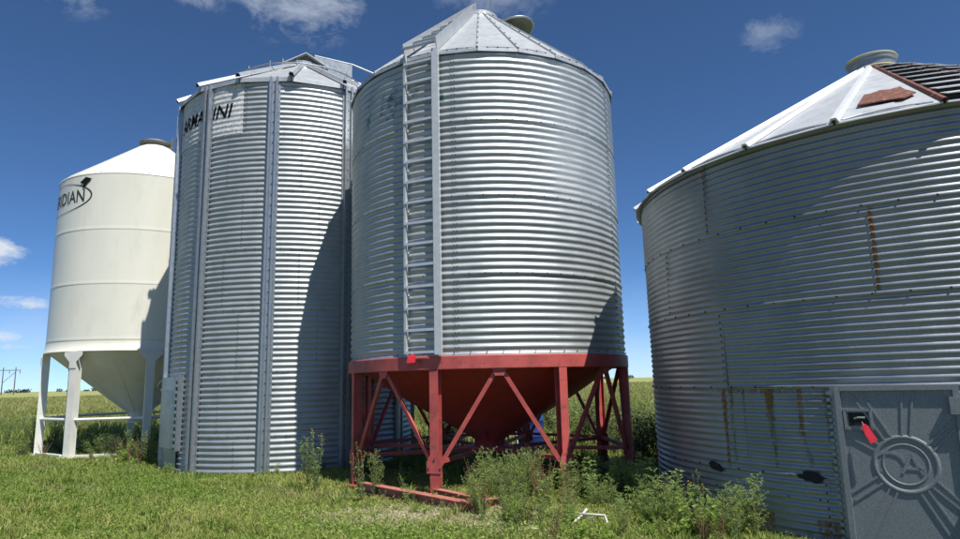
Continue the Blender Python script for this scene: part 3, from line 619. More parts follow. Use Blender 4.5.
    zfl = lambda r_, a_: zf(r_*math.cos(rad(a_-FD+1.3))/math.cos(rad(7.5))); mb = MB(); pp = [(FD+3.3, rb-.46), (FD-1.0, rb-.44), (FD-4.3, rb-.36), (FD-6.8, rb-.50), (FD-6.2, rb-.86), (FD-5.9, rb-1.09), (FD-3.4, rb-1.05), (FD-1.2, rb-1.13), (FD+1.1, rb-1.04), (FD+2.6, rb-1.06), (FD+3.1, rb-.8)]
    P = [pol(r, a, zfl(r, a)+(.03 if i < 4 else .008)) for i, (a, r) in enumerate(pp)]; mb.prism(P, (0, 0, 1), .012); mb.build('patch_plate', 'roof_rust', T, label='brick red rusty patch plate on the white roof')
    mb = MB(); P = [pol(r_, FD+a_, zfl(r_, FD+a_)+.010) for r_, a_ in ((rb-.16, 2.2), (rb-.16, -2.6), (rb-.34, -2.8), (rb-.34, 2.0))]; mb.prism(P, (0, 0, 1), .012); mb.build('patch_plate', 'roof_old', T)
    # open vent collar at the peak
    mb = MB(); mb.lathe([(rt-.02, zt-.06), (rt-.02, zt+.19), (rt+.02, zt+.20), (rt+.02, zt+.15), (rt+.0, zt+.14), (rt+.0, zt-.06)], 40); vt = mb.build('vent_collar', 'galv_old', T, False)
    mb = MB(); mb.tube([pol(rt+.015, q*9, zt+.20) for q in range(41)], .02, 6, False); mb.build('vent_rim', 'lichen', vt, True)
    mb = MB(); mb.tube([pol(rt+.012, FD-60+q*9, zt+.03) for q in range(17)], .02, 6); mb.build('vent_base', 'lichen', vt, True)
    # rust streaks, torn holes
    for (a, w, za, zb_, m, c) in ((32.2, 1.2, .56, 1.36, 'rust', .06), (30.4, 1.0, .62, 1.36, 'moss', .08), (27.6, .5, .58, 1.36, 'moss', -.02), (22.2, 1.3, .6, 1.36, 'moss', .05), (22.4, 1.5, 1.05, 1.37, 'rust', .12),
                                  (15.6, 3.4, .92, 1.375, 'rust', .12), (16.5, 2.2, .62, 1.1, 'moss', .02), (12.6, 1.4, .6, 1.36, 'moss', .0), (25, 18, 1.30, 1.372, 'rust', -.02), (20, 34, -.03, .18, 'rust', .0)):
        put_sheet(sheet(RD+.004, za, zb_, FD+a+w/2, FD+a-w/2, ze, amp=.0066, pitch=P2, step=.4 if w < 5 else 1.5, cover=lambda u_, v_, c=c: c-.3*max(0, abs(u_-.5)*2-.5)+.16*(v_-.6)), 'rust_stain', m, T)
    for a in (3.0,):
        put_sheet(sheet(RD+.004, 2.2, 2.97, FD+a+.35, FD+a-.45, ze, amp=.0066, pitch=P2, step=.2, cover=lambda u_, v_: .06-.3*max(0, abs(u_-.5)*2-.4)), 'rust_stain', 'rust', T)
        put_sheet(sheet(RD+.004, 3.02, 3.75, FD+32.8+.3, FD+32.8-.3, ze, amp=.0066, pitch=P2, step=.2, cover=lambda u_, v_: .0-.3*max(0, abs(u_-.5)*2-.4)), 'rust_stain', 'rust', T)
    r2 = random.Random(4)
    for (a, z, w, h) in ((35.7, .545, .105, .05), (16.2, .55, .125, .045)):
        mb = MB(); n = 18; P = []
        for q in range(n):
            an = 2*PI*q/n; rr = 1+r2.uniform(-.3, .25); x, y = w*math.cos(an)*rr, h*math.sin(an)*rr
            P.append(pol(RD+.008, FD+a-math.degrees(x/RD), z+y))
        mb.add(P, [tuple(range(n))]); mb.build('torn_hole', 'dark', T)
    # cast door with pressed spokes
    ad = FD+2.75; t, o, u = axes(ad)                # t points right as seen from outside
    zc = .685; D0 = RD+.045; W2 = .455; Hh = .69
    def P3(x, y, d=0): return o*(D0+d)+t*x+u*(zc+y)
    mb = MB(); mb.prism([P3(-W2, -Hh, -.09), P3(W2, -Hh, -.09), P3(W2, Hh-.03, -.09), P3(W2-.03, Hh, -.09), P3(-W2+.02, Hh, -.09), P3(-W2, Hh-.02, -.09)], o, .09); door = mb.build('door', 'door', T)
    def strip(x0, y0, x1, y1, w, d, nm='spoke'):
        mb = MB(); a, b = P3(x0, y0, d/2), P3(x1, y1, d/2); mb.bar(a, b, w, d+.004, o)
        e = mb.build(nm, 'door', door); return e
    for (x0, y0, x1, y1) in ((-W2+.022, -Hh, -W2+.022, Hh), (W2-.022, -Hh, W2-.022, Hh), (-W2+.045, Hh-.022, W2-.045, Hh-.022), (-W2+.045, -Hh+.022, W2-.045, -Hh+.022)): strip(x0, y0, x1, y1, .044, .022, 'door_frame')
    cx, cy = .02, .03
    for an, r0, r1 in ((117, .24, .68), (83, .24, .63), (146, .24, .40), (38, .24, .56), (-38, .24, .56), (-63, .24, .75), (-117, .24, .75), (-146, .24, .52)):
        dx, dy = math.cos(rad(an)), math.sin(rad(an)); px, py = -dy, dx
        for s in (-1, 1):
            w = .022; e = .012 if an in (38, -38) else 1
            x0, y0, x1, y1 = cx+dx*r0+px*s*.030, cy+dy*r0+py*s*.030, cx+dx*r1+px*s*.040, cy+dy*r1+py*s*.040
            x1 = max(-W2+.05, min(W2-.05, x1)); y1 = max(-Hh+.05, min(Hh-.05, y1)); strip(x0, y0, x1, y1, .016, .006)
    def ring(r, w, d, nm):
        mb = MB(); n = 48; V = []
        for q in range(n):
            a = 2*PI*q/n
            for rr, dd in ((r-w/2, 0), (r-w*.3, d), (r+w*.3, d), (r+w/2, 0)): V.append(P3(cx+rr*math.cos(a), cy+rr*math.sin(a), dd))
        mb.add(V, [(4*q+j, 4*((q+1) % n)+j, 4*((q+1) % n)+j+1, 4*q+j+1) for q in range(n) for j in range(3)]); mb.build(nm, 'door', door, True)
    ring(.225, .040, .008, 'ring'); ring(.165, .020, .005, 'ring')
    def glyph(pts, w=.022):
        mb = MB()
        for a, b in zip(pts[:-1], pts[1:]): mb.bar(P3(cx+a[0], cy+a[1], .002), P3(cx+b[0], cy+b[1], .002), w, .007, o)
        mb.build('emblem', 'door', door)
    glyph([(-.12+.11*math.cos(rad(q)), .01+.085*math.sin(rad(q))) for q in range(-80, 260, 20)][::-1][:13]); glyph([(-.03, -.075), (.045, .085), (.115, -.075)]); glyph([(-.005, -.03), (.125, -.03)])
    # recessed handle
    hx, hy = -.29, .395
    for (a, b, c, d) in ((-.10, .085, .10, .085), (-.10, -.075, .10, -.075)): strip(hx+a, hy+b, hx+c, hy+d, .022, .018, 'handle_surround')
    for s in (-1, 1): strip(hx+s*.10, hy-.085, hx+s*.10, hy+.095, .022, .018, 'handle_surround')
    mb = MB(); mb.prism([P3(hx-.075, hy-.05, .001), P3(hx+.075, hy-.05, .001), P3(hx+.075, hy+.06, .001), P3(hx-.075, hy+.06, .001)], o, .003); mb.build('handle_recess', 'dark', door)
    mb = MB(); mb.tube([P3(hx-.03, hy+.01, .012), P3(hx+.0, hy+.02, .03), P3(hx+.055, hy+.02, .03)], .010, 6); mb.build('latch_handle', 'galv_trim', door)
    for yy in (.52, -.35):
        mb = MB(); mb.box(P3(W2-.02, yy, .025), (.11, .05, .14), (t, o, u)); mb.build('hinge_block', 'door', door)
    # door frame strip with chain-like edge on the left
    mb = MB()
    for k in range(22): mb.box(pol(RD+.012, ad+9.35, .05+k*.06), (.035, .02, .032), axes(ad+9.35))
    mb.build('jamb_clips', 'galv_old', T, kind='stuff')
    mb = MB(); mb.lathe([(RD+.001, -.02), (RD+.009, -.02), (RD+.009, 1.365), (RD+.001, 1.365)], 4, ad+8.3, ad+9.1); mb.build('door_jamb', 'galv_old', T)
    tp = P3(hx+.035, hy-.03, .04); red_tag((CD[0]+tp.x, CD[1]+tp.y, tp.z), ad, .17, .062, 'long red tag hanging from the handle of the grey bin door', .45)
bin_old()

# ------------------------------------------------------------------ small things
def drum():
    T = thing('drum', 'blue plastic drum standing behind the red hopper', 'drum', (.98, 14.35, 0)); mb = MB()
    mb.lathe([(0, .02), (.29, .02), (.30, .06), (.30, .30), (.315, .32), (.30, .34), (.30, .62), (.315, .64), (.30, .66), (.30, .90), (.26, .95), (.0, .95)], 32); mb.build('drum_body', 'blue', T, True)
    for a in (0, 180):
        mb = MB(); p = pol(.16, a, .95); mb.tube([p, p+Vector((0, 0, .03))], .035, 12); mb.build('drum_bung', 'pvc', T)
drum()
def tub():
    T = thing('tub', 'pale grey tub beside the blue drum behind the red hopper', 'tub', (.52, 14.2, 0)); mb = MB()
    mb.lathe([(0, .40), (.16, .40), (.28, .62), (.30, .64), (.28, .64), (.15, .43)], 24); mb.build('tub_bowl', 'tub', T, True)
    for a in (0, 120, 240):
        mb = MB(); mb.tube([pol(.18, a, .42), pol(.24, a, -.02)], .02, 6); mb.build('leg', 'tub', T)
tub()
def pipe(pts, lab):
    T = thing('pipe', lab, 'pipe', pts[0], 'white pipes lying in the weeds'); mb = MB(); q = [Vector(p)-Vector(pts[0]) for p in pts]; mb.tube(q, .012, 8); mb.build('pipe_run', 'pvc', T, True)
    mb = MB(); d = (q[-1]-q[-2]).normalized(); mb.tube([q[-1]-d*.03, q[-1]+d*.008], .016, 8); mb.build('pipe_coupling', 'pvc', T, True)
pipe([(.88, 7.02, .03), (.99, 7.2, .05), (1.08, 7.33, .10)], 'short white pipe leaning up out of the weeds')
pipe([(.98, 7.19, .09), (1.24, 7.12, .08), (1.25, 7.02, .02)], 'bent white pipe lying level across the weeds')
def pylon():
    T = thing('power_pole', 'distant wooden H-frame power pole on the horizon beyond the field', 'power pole', (-205.3, 284.9, 0)); d = Vector((.811, .585, 0))
    for s in (-1, 1):
        mb = MB(); p = d*(s*2.2); mb.tube([p, p+Vector((0, 0, 12.2))], [.24, .17], 6); mb.build('pole', 'wood', T)
    mb = MB(); mb.bar(d*-4+Vector((0, 0, 10.9)), d*4+Vector((0, 0, 10.9)), .22, .3); mb.build('crossarm', 'wood', T)
    mb = MB(); mb.bar(d*-2.2+Vector((0, 0, 5.5)), d*2.2+Vector((0, 0, 10.2)), .16, .22); mb.build('brace', 'wood', T)
    for s in (-3.8, 0, 3.8):
        mb = MB(); p = d*s+Vector((0, 0, 9.5)); mb.tube([p, p+Vector((0, 0, 1.3))], [.16, .12], 6); mb.build('insulator', 'cap_grey', T)
pylon()

# ------------------------------------------------------------------ vegetation
def blades(P, h, w, lean, tint, bend=.5):
    """P (N,3) roots; h,w,lean (N,) -> V,T,tint"""
    n = len(P); a = rng.uniform(0, 2*PI, n); b = rng.uniform(0, 2*PI, n)
    side = np.column_stack([np.cos(a), np.sin(a), np.zeros(n)]); dr = np.column_stack([np.cos(b), np.sin(b), np.zeros(n)])
    up = np.array([0, 0, 1.]); m = P+up*(h*.55)[:, None]+dr*(lean*h*bend*.5)[:, None]; tip = P+up*(h*(1-.25*lean))[:, None]+dr*(lean*h)[:, None]
    W = (w/2)[:, None]; V = np.stack([P-side*W, P+side*W, m-side*W*.8, m+side*W*.8, tip], 1).reshape(-1, 3)
    i = np.arange(n)[:, None]*5; T = np.concatenate([i+[0, 1, 3], i+[0, 3, 2], i+[2, 3, 4]], 1).reshape(-1, 3); return V, T, np.repeat(tint, 5)
def leaves(P, D, L, w, tint, droop=0.):
    """diamond leaves: root P, direction D, length L, width w"""
    n = len(P); D = D/np.linalg.norm(D, axis=1, keepdims=True); s = np.cross(D, rng.normal(size=(n, 3))); s /= np.linalg.norm(s, axis=1, keepdims=True)+1e-9
    m = P+D*(L*.45)[:, None]; tip = P+D*L[:, None]; tip[:, 2] -= droop*L
    V = np.stack([P, m-s*(w/2)[:, None], tip, m+s*(w/2)[:, None]], 1).reshape(-1, 3); i = np.arange(n)[:, None]*4
    return V, np.concatenate([i+[0, 1, 2], i+[0, 2, 3]], 1).reshape(-1, 3), np.repeat(tint, 4)
def join(parts):
    V = []; T = []; C = []; o = 0
    for v, t, c in parts: V.append(v); T.append(t+o); C.append(c); o += len(v)
    return np.concatenate(V), np.concatenate(T), np.concatenate(C)
def vnoise(x, y, s, k=0.): return (np.sin(x*s+1.3*k+np.sin(y*s*.7+k)*1.7)*np.cos(y*s*1.1+2.1*k+np.sin(x*s*.6)*1.5)+np.sin((x+y)*s*1.9+k)*.4)/1.4
def straw_zone(x, y): return (1.1*np.exp(-(((x+.75)/1.05)**2+((y-8.0)/.6)**2))+.9*np.exp(-(((x-.45)/.7)**2+((y-7.4)/.55)**2)))*(.75+.5*vnoise(x, y, 3.1, 4))
def lawn():
    n = 470000; r = 5.2*np.exp(rng.uniform(0, 1, n)*math.log(30/5.2)); a = rng.uniform(rad(-56), rad(50), n); x, y = r*np.sin(a), r*np.cos(a)
    bare = np.clip((vnoise(x, y, 1.15, 11)-.45)*2.2, 0, .8); ok = ~in_bin(x, y) & (rng.uniform(0, 1, n) > np.maximum(.85*np.clip(straw_zone(x, y), 0, 1), bare)); x, y, r = x[ok], y[ok], r[ok]; n = len(x)
    patch = vnoise(x, y, .9)*.5+vnoise(x, y, 2.6, 2)*.5; h = (.05+.045*rng.uniform(0, 1, n)+.035*np.clip(patch, 0, 1))*(1+.25*np.clip((r-9)/8, 0, 1.5))
    tint = np.clip(.38+.36*patch+.26*vnoise(x, y, .45, 7)+rng.normal(0, .22, n), 0, 1)
    P = np.column_stack([x, y, ground_z(x, y)-.01]); w = .0045+.0035*rng.uniform(0, 1, n)+.00045*r
    V, T, C = blades(P, h, w, rng.uniform(.2, 1.1, n), tint); o = np_mesh('lawn', V, T, 'lawn', kind='stuff', tint=C); tag(o, 'short green grass growing over the yard in front of the bins', 'grass')
    # taller tufts, some gone to straw
    m = 1500; r0 = 5.4*np.exp(rng.uniform(0, 1, m)*math.log(22/5.4)); a0 = rng.uniform(rad(-54), rad(42), m); cx, cy = r0*np.sin(a0), r0*np.cos(a0); ok = ~in_bin(cx, cy, .1) & (vnoise(cx, cy, .8, 9) > -.35); cx, cy = cx[ok], cy[ok]; m = len(cx); per = 34
    hh = rng.uniform(.08, .22, m)*(1+.3*rng.uniform(0, 1, m)**4); tt = np.clip(rng.normal(.45, .3, m), 0, 1); x = np.repeat(cx, per)+rng.normal(0, .035, m*per); y = np.repeat(cy, per)+rng.normal(0, .035, m*per); n = m*per
    V, T, C = blades(np.column_stack([x, y, ground_z(x, y)-.01]), np.repeat(hh, per)*rng.uniform(.5, 1, n), .005+.004*rng.uniform(0, 1, n)+.0004*np.hypot(x, y), rng.uniform(.2, .9, n), np.clip(np.repeat(tt, per)+rng.normal(0, .15, n), 0, 1)); o = np_mesh('grass_tufts', V, T, 'lawn', kind='stuff', tint=C); tag(o, 'taller scruffy grass tufts scattered through the yard', 'grass')
    # low round leaves among the grass
    n = 60000; r = 5.4*np.exp(rng.uniform(0, 1, n)*math.log(20/5.4)); a = rng.uniform(rad(-54), rad(40), n); x, y = r*np.sin(a), r*np.cos(a)
    ok = ~in_bin(x, y) & (vnoise(x, y, 1.5, 5) > -.15) & (rng.uniform(0, 1, n) > .8*np.clip(straw_zone(x, y), 0, 1)); x, y = x[ok], y[ok]; n = len(x)
    P = np.column_stack([x, y, ground_z(x, y)+rng.uniform(.02, .09, n)]); D = rng.normal(size=(n, 3)); D[:, 2] = np.abs(D[:, 2])*.5
    V, T, C = leaves(P, D, rng.uniform(.02, .05, n), rng.uniform(.012, .024, n), np.clip(rng.normal(.5, .25, n), 0, 1), .2); o = np_mesh('ground_cover', V, T, 'broad', kind='stuff', tint=C); tag(o, 'low leafy clover growing among the yard grass', 'ground cover')
    # pale straw litter in front of the hopper skid
    n = 90000; x = rng.normal(-.45, 1.1, n); y = rng.normal(7.95, .6, n); ok = ~in_bin(x, y) & (rng.uniform(0, 1, n) < straw_zone(x, y)*1.1); x, y = x[ok], y[ok]; n = len(x)
    P = np.column_stack([x, y, ground_z(x, y)+rng.uniform(.004, .03, n)]); D = rng.normal(size=(n, 3)); D[:, 2] *= .18
    V, T, C = leaves(P, D, rng.uniform(.03, .10, n), rng.uniform(.004, .010, n), rng.uniform(0, 1, n)); o = np_mesh('straw_litter', V, T, 'straw', kind='stuff', tint=C); tag(o, 'pale dry straw strewn on the ground in front of the red skid', 'straw')
lawn()
def tall_grass():
    parts = []
    n = 150000; x = rng.uniform(-34, 24, n); y = rng.uniform(14.5, 36, n)
    edge = 19.5+1.2*vnoise(x, y, .5); edge = np.where(x > -6.5, 15.2+.8*vnoise(x, y, .6, 1), edge); edge = np.where(x > 5, 14.6, edge)
    ok = (y > edge) & ~in_bin(x, y) & (np.abs(np.degrees(np.arctan2(x, y))) < 52) & ~((np.hypot(x-CA[0], y-CA[1]) < RA+.3) & (rng.uniform(0, 1, n) > .25)); x, y = x[ok], y[ok]; n = len(x)
    pt = vnoise(x, y, .7, 3); h = (.42+.30*rng.uniform(0, 1, n)+.22*np.clip(pt, -1, 1))*np.clip((y-14)/5, .5, 1.0); h = np.where((x > -6) & (y < 20), h*1.35, h); h = np.where(x < -6, h*.9, h)
    V, T, C = blades(np.column_stack([x, y, np.full(n, -.03)]), h, .012+.010*rng.uniform(0, 1, n)+.0006*y, rng.uniform(.1, .7, n), np.clip(.36+.25*pt+rng.normal(0, .22, n), 0, 1)); o = np_mesh('tall_grass', V, T, 'tall', kind='stuff', tint=C); tag(o, 'uncut tall grass standing in a belt behind the bins', 'grass')
    n = 150000; r = 31*np.exp(rng.uniform(0, 1, n)**1.3*math.log(5)); a = rng.uniform(rad(-46), rad(30), n); x, y = r*np.sin(a), r*np.cos(a); ok = y > 31.2; x, y, r = x[ok], y[ok], r[ok]; n = len(x)
    V, T, C = blades(np.column_stack([x, y, np.full(n, .15)]), rng.uniform(.30, .62, n), .02+.0011*r, rng.uniform(.1, .8, n), np.clip(.5+.25*vnoise(x, y, .25)+rng.normal(0, .25, n), 0, 1)); o = np_mesh('crop', V, T, 'crop', kind='stuff', tint=C); tag(o, 'pale green crop standing across the field to the horizon', 'crop')
tall_grass()
def tree_line():
    parts = []; n = 26000
    az = rng.uniform(rad(-60), rad(45), 240); c = []
    for a in az:
        d = rng.uniform(900, 1500); s = rng.uniform(1.2, 3.0); m = 110
        if vnoise(np.array([math.degrees(a)]), np.array([0.]), .35)[0] < -.35: continue
        p = rng.normal(size=(m, 3)); p /= np.linalg.norm(p, axis=1, keepdims=True); p *= rng.uniform(.5, 1, (m, 1)); P = np.array([d*math.sin(a), d*math.cos(a), s*.9])+p*np.array([s*1.9, s*1.9, s*.9])
        parts.append(leaves(P, rng.normal(size=(m, 3)), np.full(m, s*.6), np.full(m, s*.5), rng.uniform(0, 1, m)))
    V, T, C = join(parts); o = np_mesh('tree_line', V, T, 'treeline', kind='stuff', tint=C); tag(o, 'far dark line of trees along the horizon', 'trees')
tree_line()

# single plants: each variant is stems + foliage (+ flowers) and is copied with its own transform
def stem_part(stems):
    parts = []
    for pts, r in stems:
        mb = MB(); mb.tube(pts, r, 4, False); V = np.array([tuple(v) for v in mb.v]); F = np.array(mb.f); T = np.concatenate([F[:, [0, 1, 2]], F[:, [0, 2, 3]]]); parts.append((V, T, np.full(len(V), random.random())))
    return join(parts)
def make_variant(kind, seed):
    rs = random.Random(seed); stems = []; lf = []; fl = []
    if kind == 'kochia':                         # bushy, feathery, upright
        H = 1.0; ns = 9
        for s in range(ns):
            a = rs.uniform(0, 2*PI); sp = rs.uniform(.05, .34); h = H*rs.uniform(.6, 1.0); pts = [Vector((math.cos(a)*sp*q**1.3, math.sin(a)*sp*q**1.3, h*q)) for q in (0, .3, .6, .85, 1)]; stems.append((pts, [.008, .007, .005, .003, .001]))
            for j in range(13):
                q = rs.uniform(.1, .95); k = min(3, int(q*4)); c = pts[k].lerp(pts[k+1], q*4-k if k < 3 else rs.random()); b = rs.uniform(0, 2*PI); l = rs.uniform(.09, .22)*(1.2-q*.7); tip = c+Vector((math.cos(b)*l, math.sin(b)*l, l*rs.uniform(.6, 1.3))); stems.append(([c, tip], [.003, .001]))
                for _ in range(9): w = c.lerp(tip, rs.uniform(.1, 1)); lf.append((w, Vector((rs.gauss(0, 1), rs.gauss(0, 1), rs.uniform(.2, 1.6))), rs.uniform(.03, .065), rs.uniform(.006, .012)))
        m = 'kochia'
    elif kind == 'thistle':                      # leafy stems with yellow heads
        for s in range(5):
            a = rs.uniform(0, 2*PI); sp = rs.uniform(.05, .28); h = rs.uniform(.55, 1.0); pts = [Vector((math.cos(a)*sp*q, math.sin(a)*sp*q, h*q)) for q in (0, .35, .7, 1)]; stems.append((pts, [.008, .006, .005, .003]))
            for j in range(38):
                q = rs.uniform(.05, .98); c = Vector((math.cos(a)*sp*q, math.sin(a)*sp*q, h*q)); b = rs.uniform(0, 2*PI); lf.append((c, Vector((math.cos(b), math.sin(b), rs.uniform(.4, 1.8))), rs.uniform(.06, .14)*(1.15-.6*q), rs.uniform(.012, .024)))
            for j in range(rs.choice((1, 2, 3))):
                t = pts[-1]+Vector((rs.uniform(-.07, .07), rs.uniform(-.07, .07), rs.uniform(0, .07))); stems.append(([pts[2].lerp(pts[3], .7), t], [.003, .002]))
                for q in range(14): b = 2*PI*q/14; fl.append((t, Vector((math.cos(b), math.sin(b), .45)), .020, .008))
        m = 'thistle'
    elif kind == 'broad':                        # low rosette with wide leaves
        for s in range(12):
            a = rs.uniform(0, 2*PI); l = rs.uniform(.3, .8); c = Vector((math.cos(a)*l*.35, math.sin(a)*l*.35, l*rs.uniform(.5, 1))); stems.append(([Vector((0, 0, 0)), c*.6+Vector((0, 0, .04)), c], [.006, .004, .002]))
            for j in range(18): q = rs.uniform(.2, 1); b = rs.uniform(0, 2*PI); lf.append((c*q, Vector((math.cos(b), math.sin(b), rs.uniform(.1, 1.5))), rs.uniform(.06, .14), rs.uniform(.024, .05)))
        m = 'broad'
    elif kind == 'spiny':                        # star-shaped narrow leaves on few stems
        for s in range(6):
            a = rs.uniform(0, 2*PI); sp = rs.uniform(.05, .35); h = rs.uniform(.5, 1.0); top = Vector((math.cos(a)*sp, math.sin(a)*sp, h)); stems.append(([Vector((0, 0, 0)), top*.5+Vector((0, 0, .05)), top], [.008, .006, .003]))
            for q in (.35, .5, .65, .8, .92, 1.0):
                c = top*q
                for j in range(11): b = rs.uniform(0, 2*PI); lf.append((c, Vector((math.cos(b), math.sin(b), rs.uniform(-.1, .8))), rs.uniform(.07, .15), rs.uniform(.010, .017)))
        m = 'kochia'
    elif kind == 'shrub':
        for s in range(10):
            a = rs.uniform(0, 2*PI); sp = rs.uniform(.05, .5); h = rs.uniform(.5, 1.0); top = Vector((math.cos(a)*sp, math.sin(a)*sp, h)); stems.append(([Vector((0, 0, 0)), top*.5+Vector((0, 0, .08)), top], [.012, .008, .003]))
            for j in range(90): q = rs.uniform(.15, 1); w = top*q+Vector((rs.gauss(0, .09), rs.gauss(0, .09), rs.gauss(0, .06))); lf.append((w, Vector((rs.gauss(0, 1), rs.gauss(0, 1), rs.gauss(.4, 1))), rs.uniform(.04, .09), rs.uniform(.014, .028)))
        m = 'shrub'
    elif kind == 'dry':
        for s in range(14):
            a = rs.uniform(0, 2*PI); sp = rs.uniform(.05, .35); h = rs.uniform(.5, 1.0); top = Vector((math.cos(a)*sp, math.sin(a)*sp, h)); stems.append(([Vector((0, 0, 0)), top*.55+Vector((0, 0, .05)), top], [.006, .005, .002]))
            for j in range(32): q = rs.uniform(.4, 1.02); lf.append((top*q, Vector((rs.gauss(0, 1), rs.gauss(0, 1), rs.uniform(0, 1.4))), rs.uniform(.02, .06), rs.uniform(.006, .012)))
        m = 'dry'
    V, T, C = stem_part(stems); ms = np_me(V, T, 'dry' if kind == 'dry' else 'stem', C)
    P = np.array([tuple(a[0]) for a in lf]); D = np.array([tuple(a[1]) for a in lf]); V, T, C = leaves(P, D, np.array([a[2] for a in lf]), np.array([a[3] for a in lf]), np.clip(rng.normal(.45, .25, len(lf))+.25*(P[:, 2]-.5), 0, 1), .25); mf = np_me(V, T, m, C)
    mfl = None
    if fl:
        P = np.array([tuple(a[0]) for a in fl]); D = np.array([tuple(a[1]) for a in fl]); V, T, C = leaves(P, D, np.array([a[2] for a in fl]), np.array([a[3] for a in fl]), np.full(len(fl), .5)); mfl = np_me(V, T, 'flower', C)
    return ms, mf, mfl
VAR = {k: [make_variant(k, 100*i+j*7) for j in range(n)] for i, (k, n) in enumerate((('kochia', 4), ('thistle', 4), ('broad', 3), ('spiny', 3), ('shrub', 3), ('dry', 2)))}
def plant(kind, x, y, h, label, group=None, wide=1.):
    nm = {'kochia': 'bushy_weed', 'thistle': 'flowering_weed', 'broad': 'leafy_weed', 'spiny': 'spiky_weed', 'shrub': 'shrub', 'dry': 'dead_weed'}[kind]
    e = thing(nm, label, 'shrub' if kind == 'shrub' else 'weed', (x, y, float(ground_z(x, y))-.01), group); e.rotation_euler = (random.uniform(-.08, .08), random.uniform(-.08, .08), random.uniform(0, 2*PI)); e.scale = (h*wide, h*wide, h)
    for pn, me in zip(('stem', 'foliage', 'flower_heads'), random.choice(VAR[kind])):
        if me:
            o = bpy.data.objects.new(pn, me); COL.objects.link(o); o.parent = e
            if pn == 'flower_heads': o['kind'] = 'stuff'
    return e
def scatter(n, fn, kinds, hr, label, group, wide=1., hfn=None):
    c = 0; tries = 0; placed = []
    while c < n and tries < n*80:
        tries += 1; x, y = fn()
        if in_bin(np.array(x), np.array(y), .12): continue
        k = random.choice(kinds); nm = {'kochia': 'bushy green weed', 'thistle': 'yellow-flowered weed', 'broad': 'broad-leaved weed', 'spiny': 'spiky-leaved weed', 'shrub': 'dull green shrub', 'dry': 'dry brown weed'}[k]
        h = random.uniform(*hr)*(hfn(x, y) if hfn else 1); placed.append((k, nm, x, y, h, plant(k, x, y, h, label, None, wide*random.uniform(.8, 1.2)))); c += 1
    az = sorted(p[2]/p[3] for p in placed); hs = sorted(p[4] for p in placed)
    for k, nm, x, y, h, e in placed:
        side = ('at its left', 'in its middle', 'at its right')[min(2, 3*az.index(x/y)//len(az))]; size = ('low', 'mid-height', 'tall')[min(2, 3*hs.index(h)//len(hs))]
        e['label'] = size+' '+nm+' '+label+', '+side; e['group'] = size+' '+nm+'s '+group+' '+side
U = random.uniform
# the two tall weeds that stand out in front
plant('thistle', -2.50, 10.0, .92, 'tall grey-green weed against the stiffened bin, left of the red legs', None, .9); plant('kochia', -2.66, 10.2, .74, 'bushy weed at the foot of the stiffened bin by its shadow edge', None, .8)
plant('thistle', -1.62, 8.95, .80, 'tall leafy weed in front of the left red leg, by the skid', None, .8); plant('kochia', -1.50, 9.2, .62, 'bushy weed just behind the tall leafy weed at the left red leg', None, .8)
scatter(60, lambda: (U(-.15, 2.3), U(7.25, 9.0)), ('kochia', 'kochia', 'broad', 'thistle', 'spiny', 'dry'), (.28, .58), 'in front of the right red legs', 'in front of the red legs', .95)
scatter(14, lambda: (U(-.05, .75), U(7.9, 8.9)), ('kochia', 'kochia', 'dry'), (.5, .74), 'standing against the front red legs', 'tall against the red legs', .8)
scatter(34, lambda: (U(.1, 2.3), U(6.2, 7.5)), ('broad', 'kochia', 'spiny', 'broad', 'dry'), (.16, .42), 'at the front edge of the weed patch', 'at the front edge of the weed patch', 1.1)
def aroundD():
    a = rad(FD+U(22, 64)); r = RD+U(.15, .75); return CD[0]+r*math.sin(a), CD[1]+r*math.cos(a)
scatter(40, aroundD, ('kochia', 'spiny', 'broad', 'thistle'), (.34, .62), 'along the wall of the old squat bin', 'along the old bin wall', 1.)
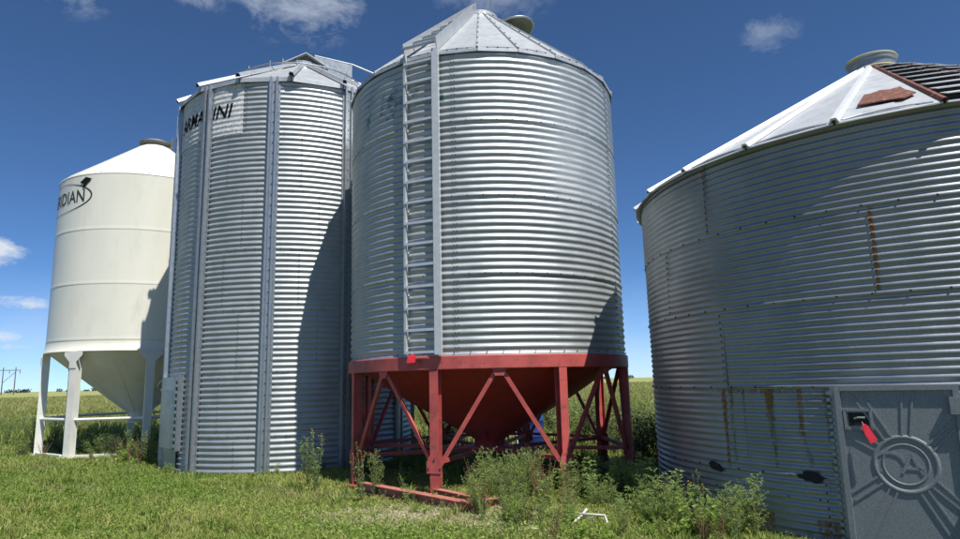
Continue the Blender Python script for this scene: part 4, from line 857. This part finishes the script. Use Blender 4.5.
def underC():
    a = U(0, 2*PI); r = 2.3*math.sqrt(U(0.05, 1)); return CC[0]+r*math.sin(a), CC[1]+r*math.cos(a)
scatter(48, underC, ('kochia', 'broad', 'shrub', 'thistle'), (.28, .52), 'in the shade under the red hopper', 'under the red hopper', 1.2)
scatter(26, lambda: (U(1.2, 5.2), U(14.0, 18.5)), ('kochia', 'kochia', 'shrub', 'thistle'), (.75, 1.15), 'beyond the red hopper toward the old bin', 'behind the red hopper', 1.2)
scatter(9, lambda: (U(2.55, 3.6), U(11.6, 13.6)), ('shrub',), (.75, 1.0), 'in the gap beside the old bin', 'in the gap beside the old bin', .9)
scatter(16, lambda: (U(-3.0, .5), U(14.2, 18)), ('kochia', 'shrub', 'thistle'), (.6, .95), 'seen between the red legs beyond the hopper', 'beyond the red hopper', 1.1)
scatter(14, lambda: (CB[0]+U(-2.7, 2.2), CB[1]-U(1.9, 2.9)), ('broad', 'spiny', 'broad'), (.12, .24), 'at the foot of the stiffened bin', 'at the foot of the stiffened bin', 1.2)
def underA():
    a = U(0, 2*PI); r = 2.5*math.sqrt(U(0, 1)); return CA[0]+r*math.sin(a), CA[1]+r*math.cos(a)
scatter(38, underA, ('kochia', 'broad', 'shrub'), (.32, .62), 'under the white hopper bin', 'under the white hopper bin', 1.2)
scatter(14, lambda: (U(-8.2, -6.6), U(13.6, 15.8)), ('dry', 'broad', 'kochia', 'dry'), (.4, .8), 'between white legs and stiffened bin', 'between the white bin and the stiffened bin', 1.)
scatter(16, lambda: (U(-11.2, -7.4), U(14.6, 16.6)), ('kochia', 'broad', 'dry'), (.2, .5), 'in front of the white legs', 'in front of the white legs', 1.1)
scatter(34, lambda: (U(-17, -8.5), U(18.6, 24)), ('thistle', 'kochia', 'thistle'), (.65, 1.0), 'in the uncut belt behind the white legs', 'behind the white legs', 1.1)
scatter(20, lambda: (lambda q: (-1.9+1.75*q+U(-.25, .1), 9.6-1.85*q+U(-.25, .1)))(U(0, 1)), ('broad', 'spiny', 'thistle'), (.12, .26), 'beside the red skid on the ground', 'beside the red skid', 1.)
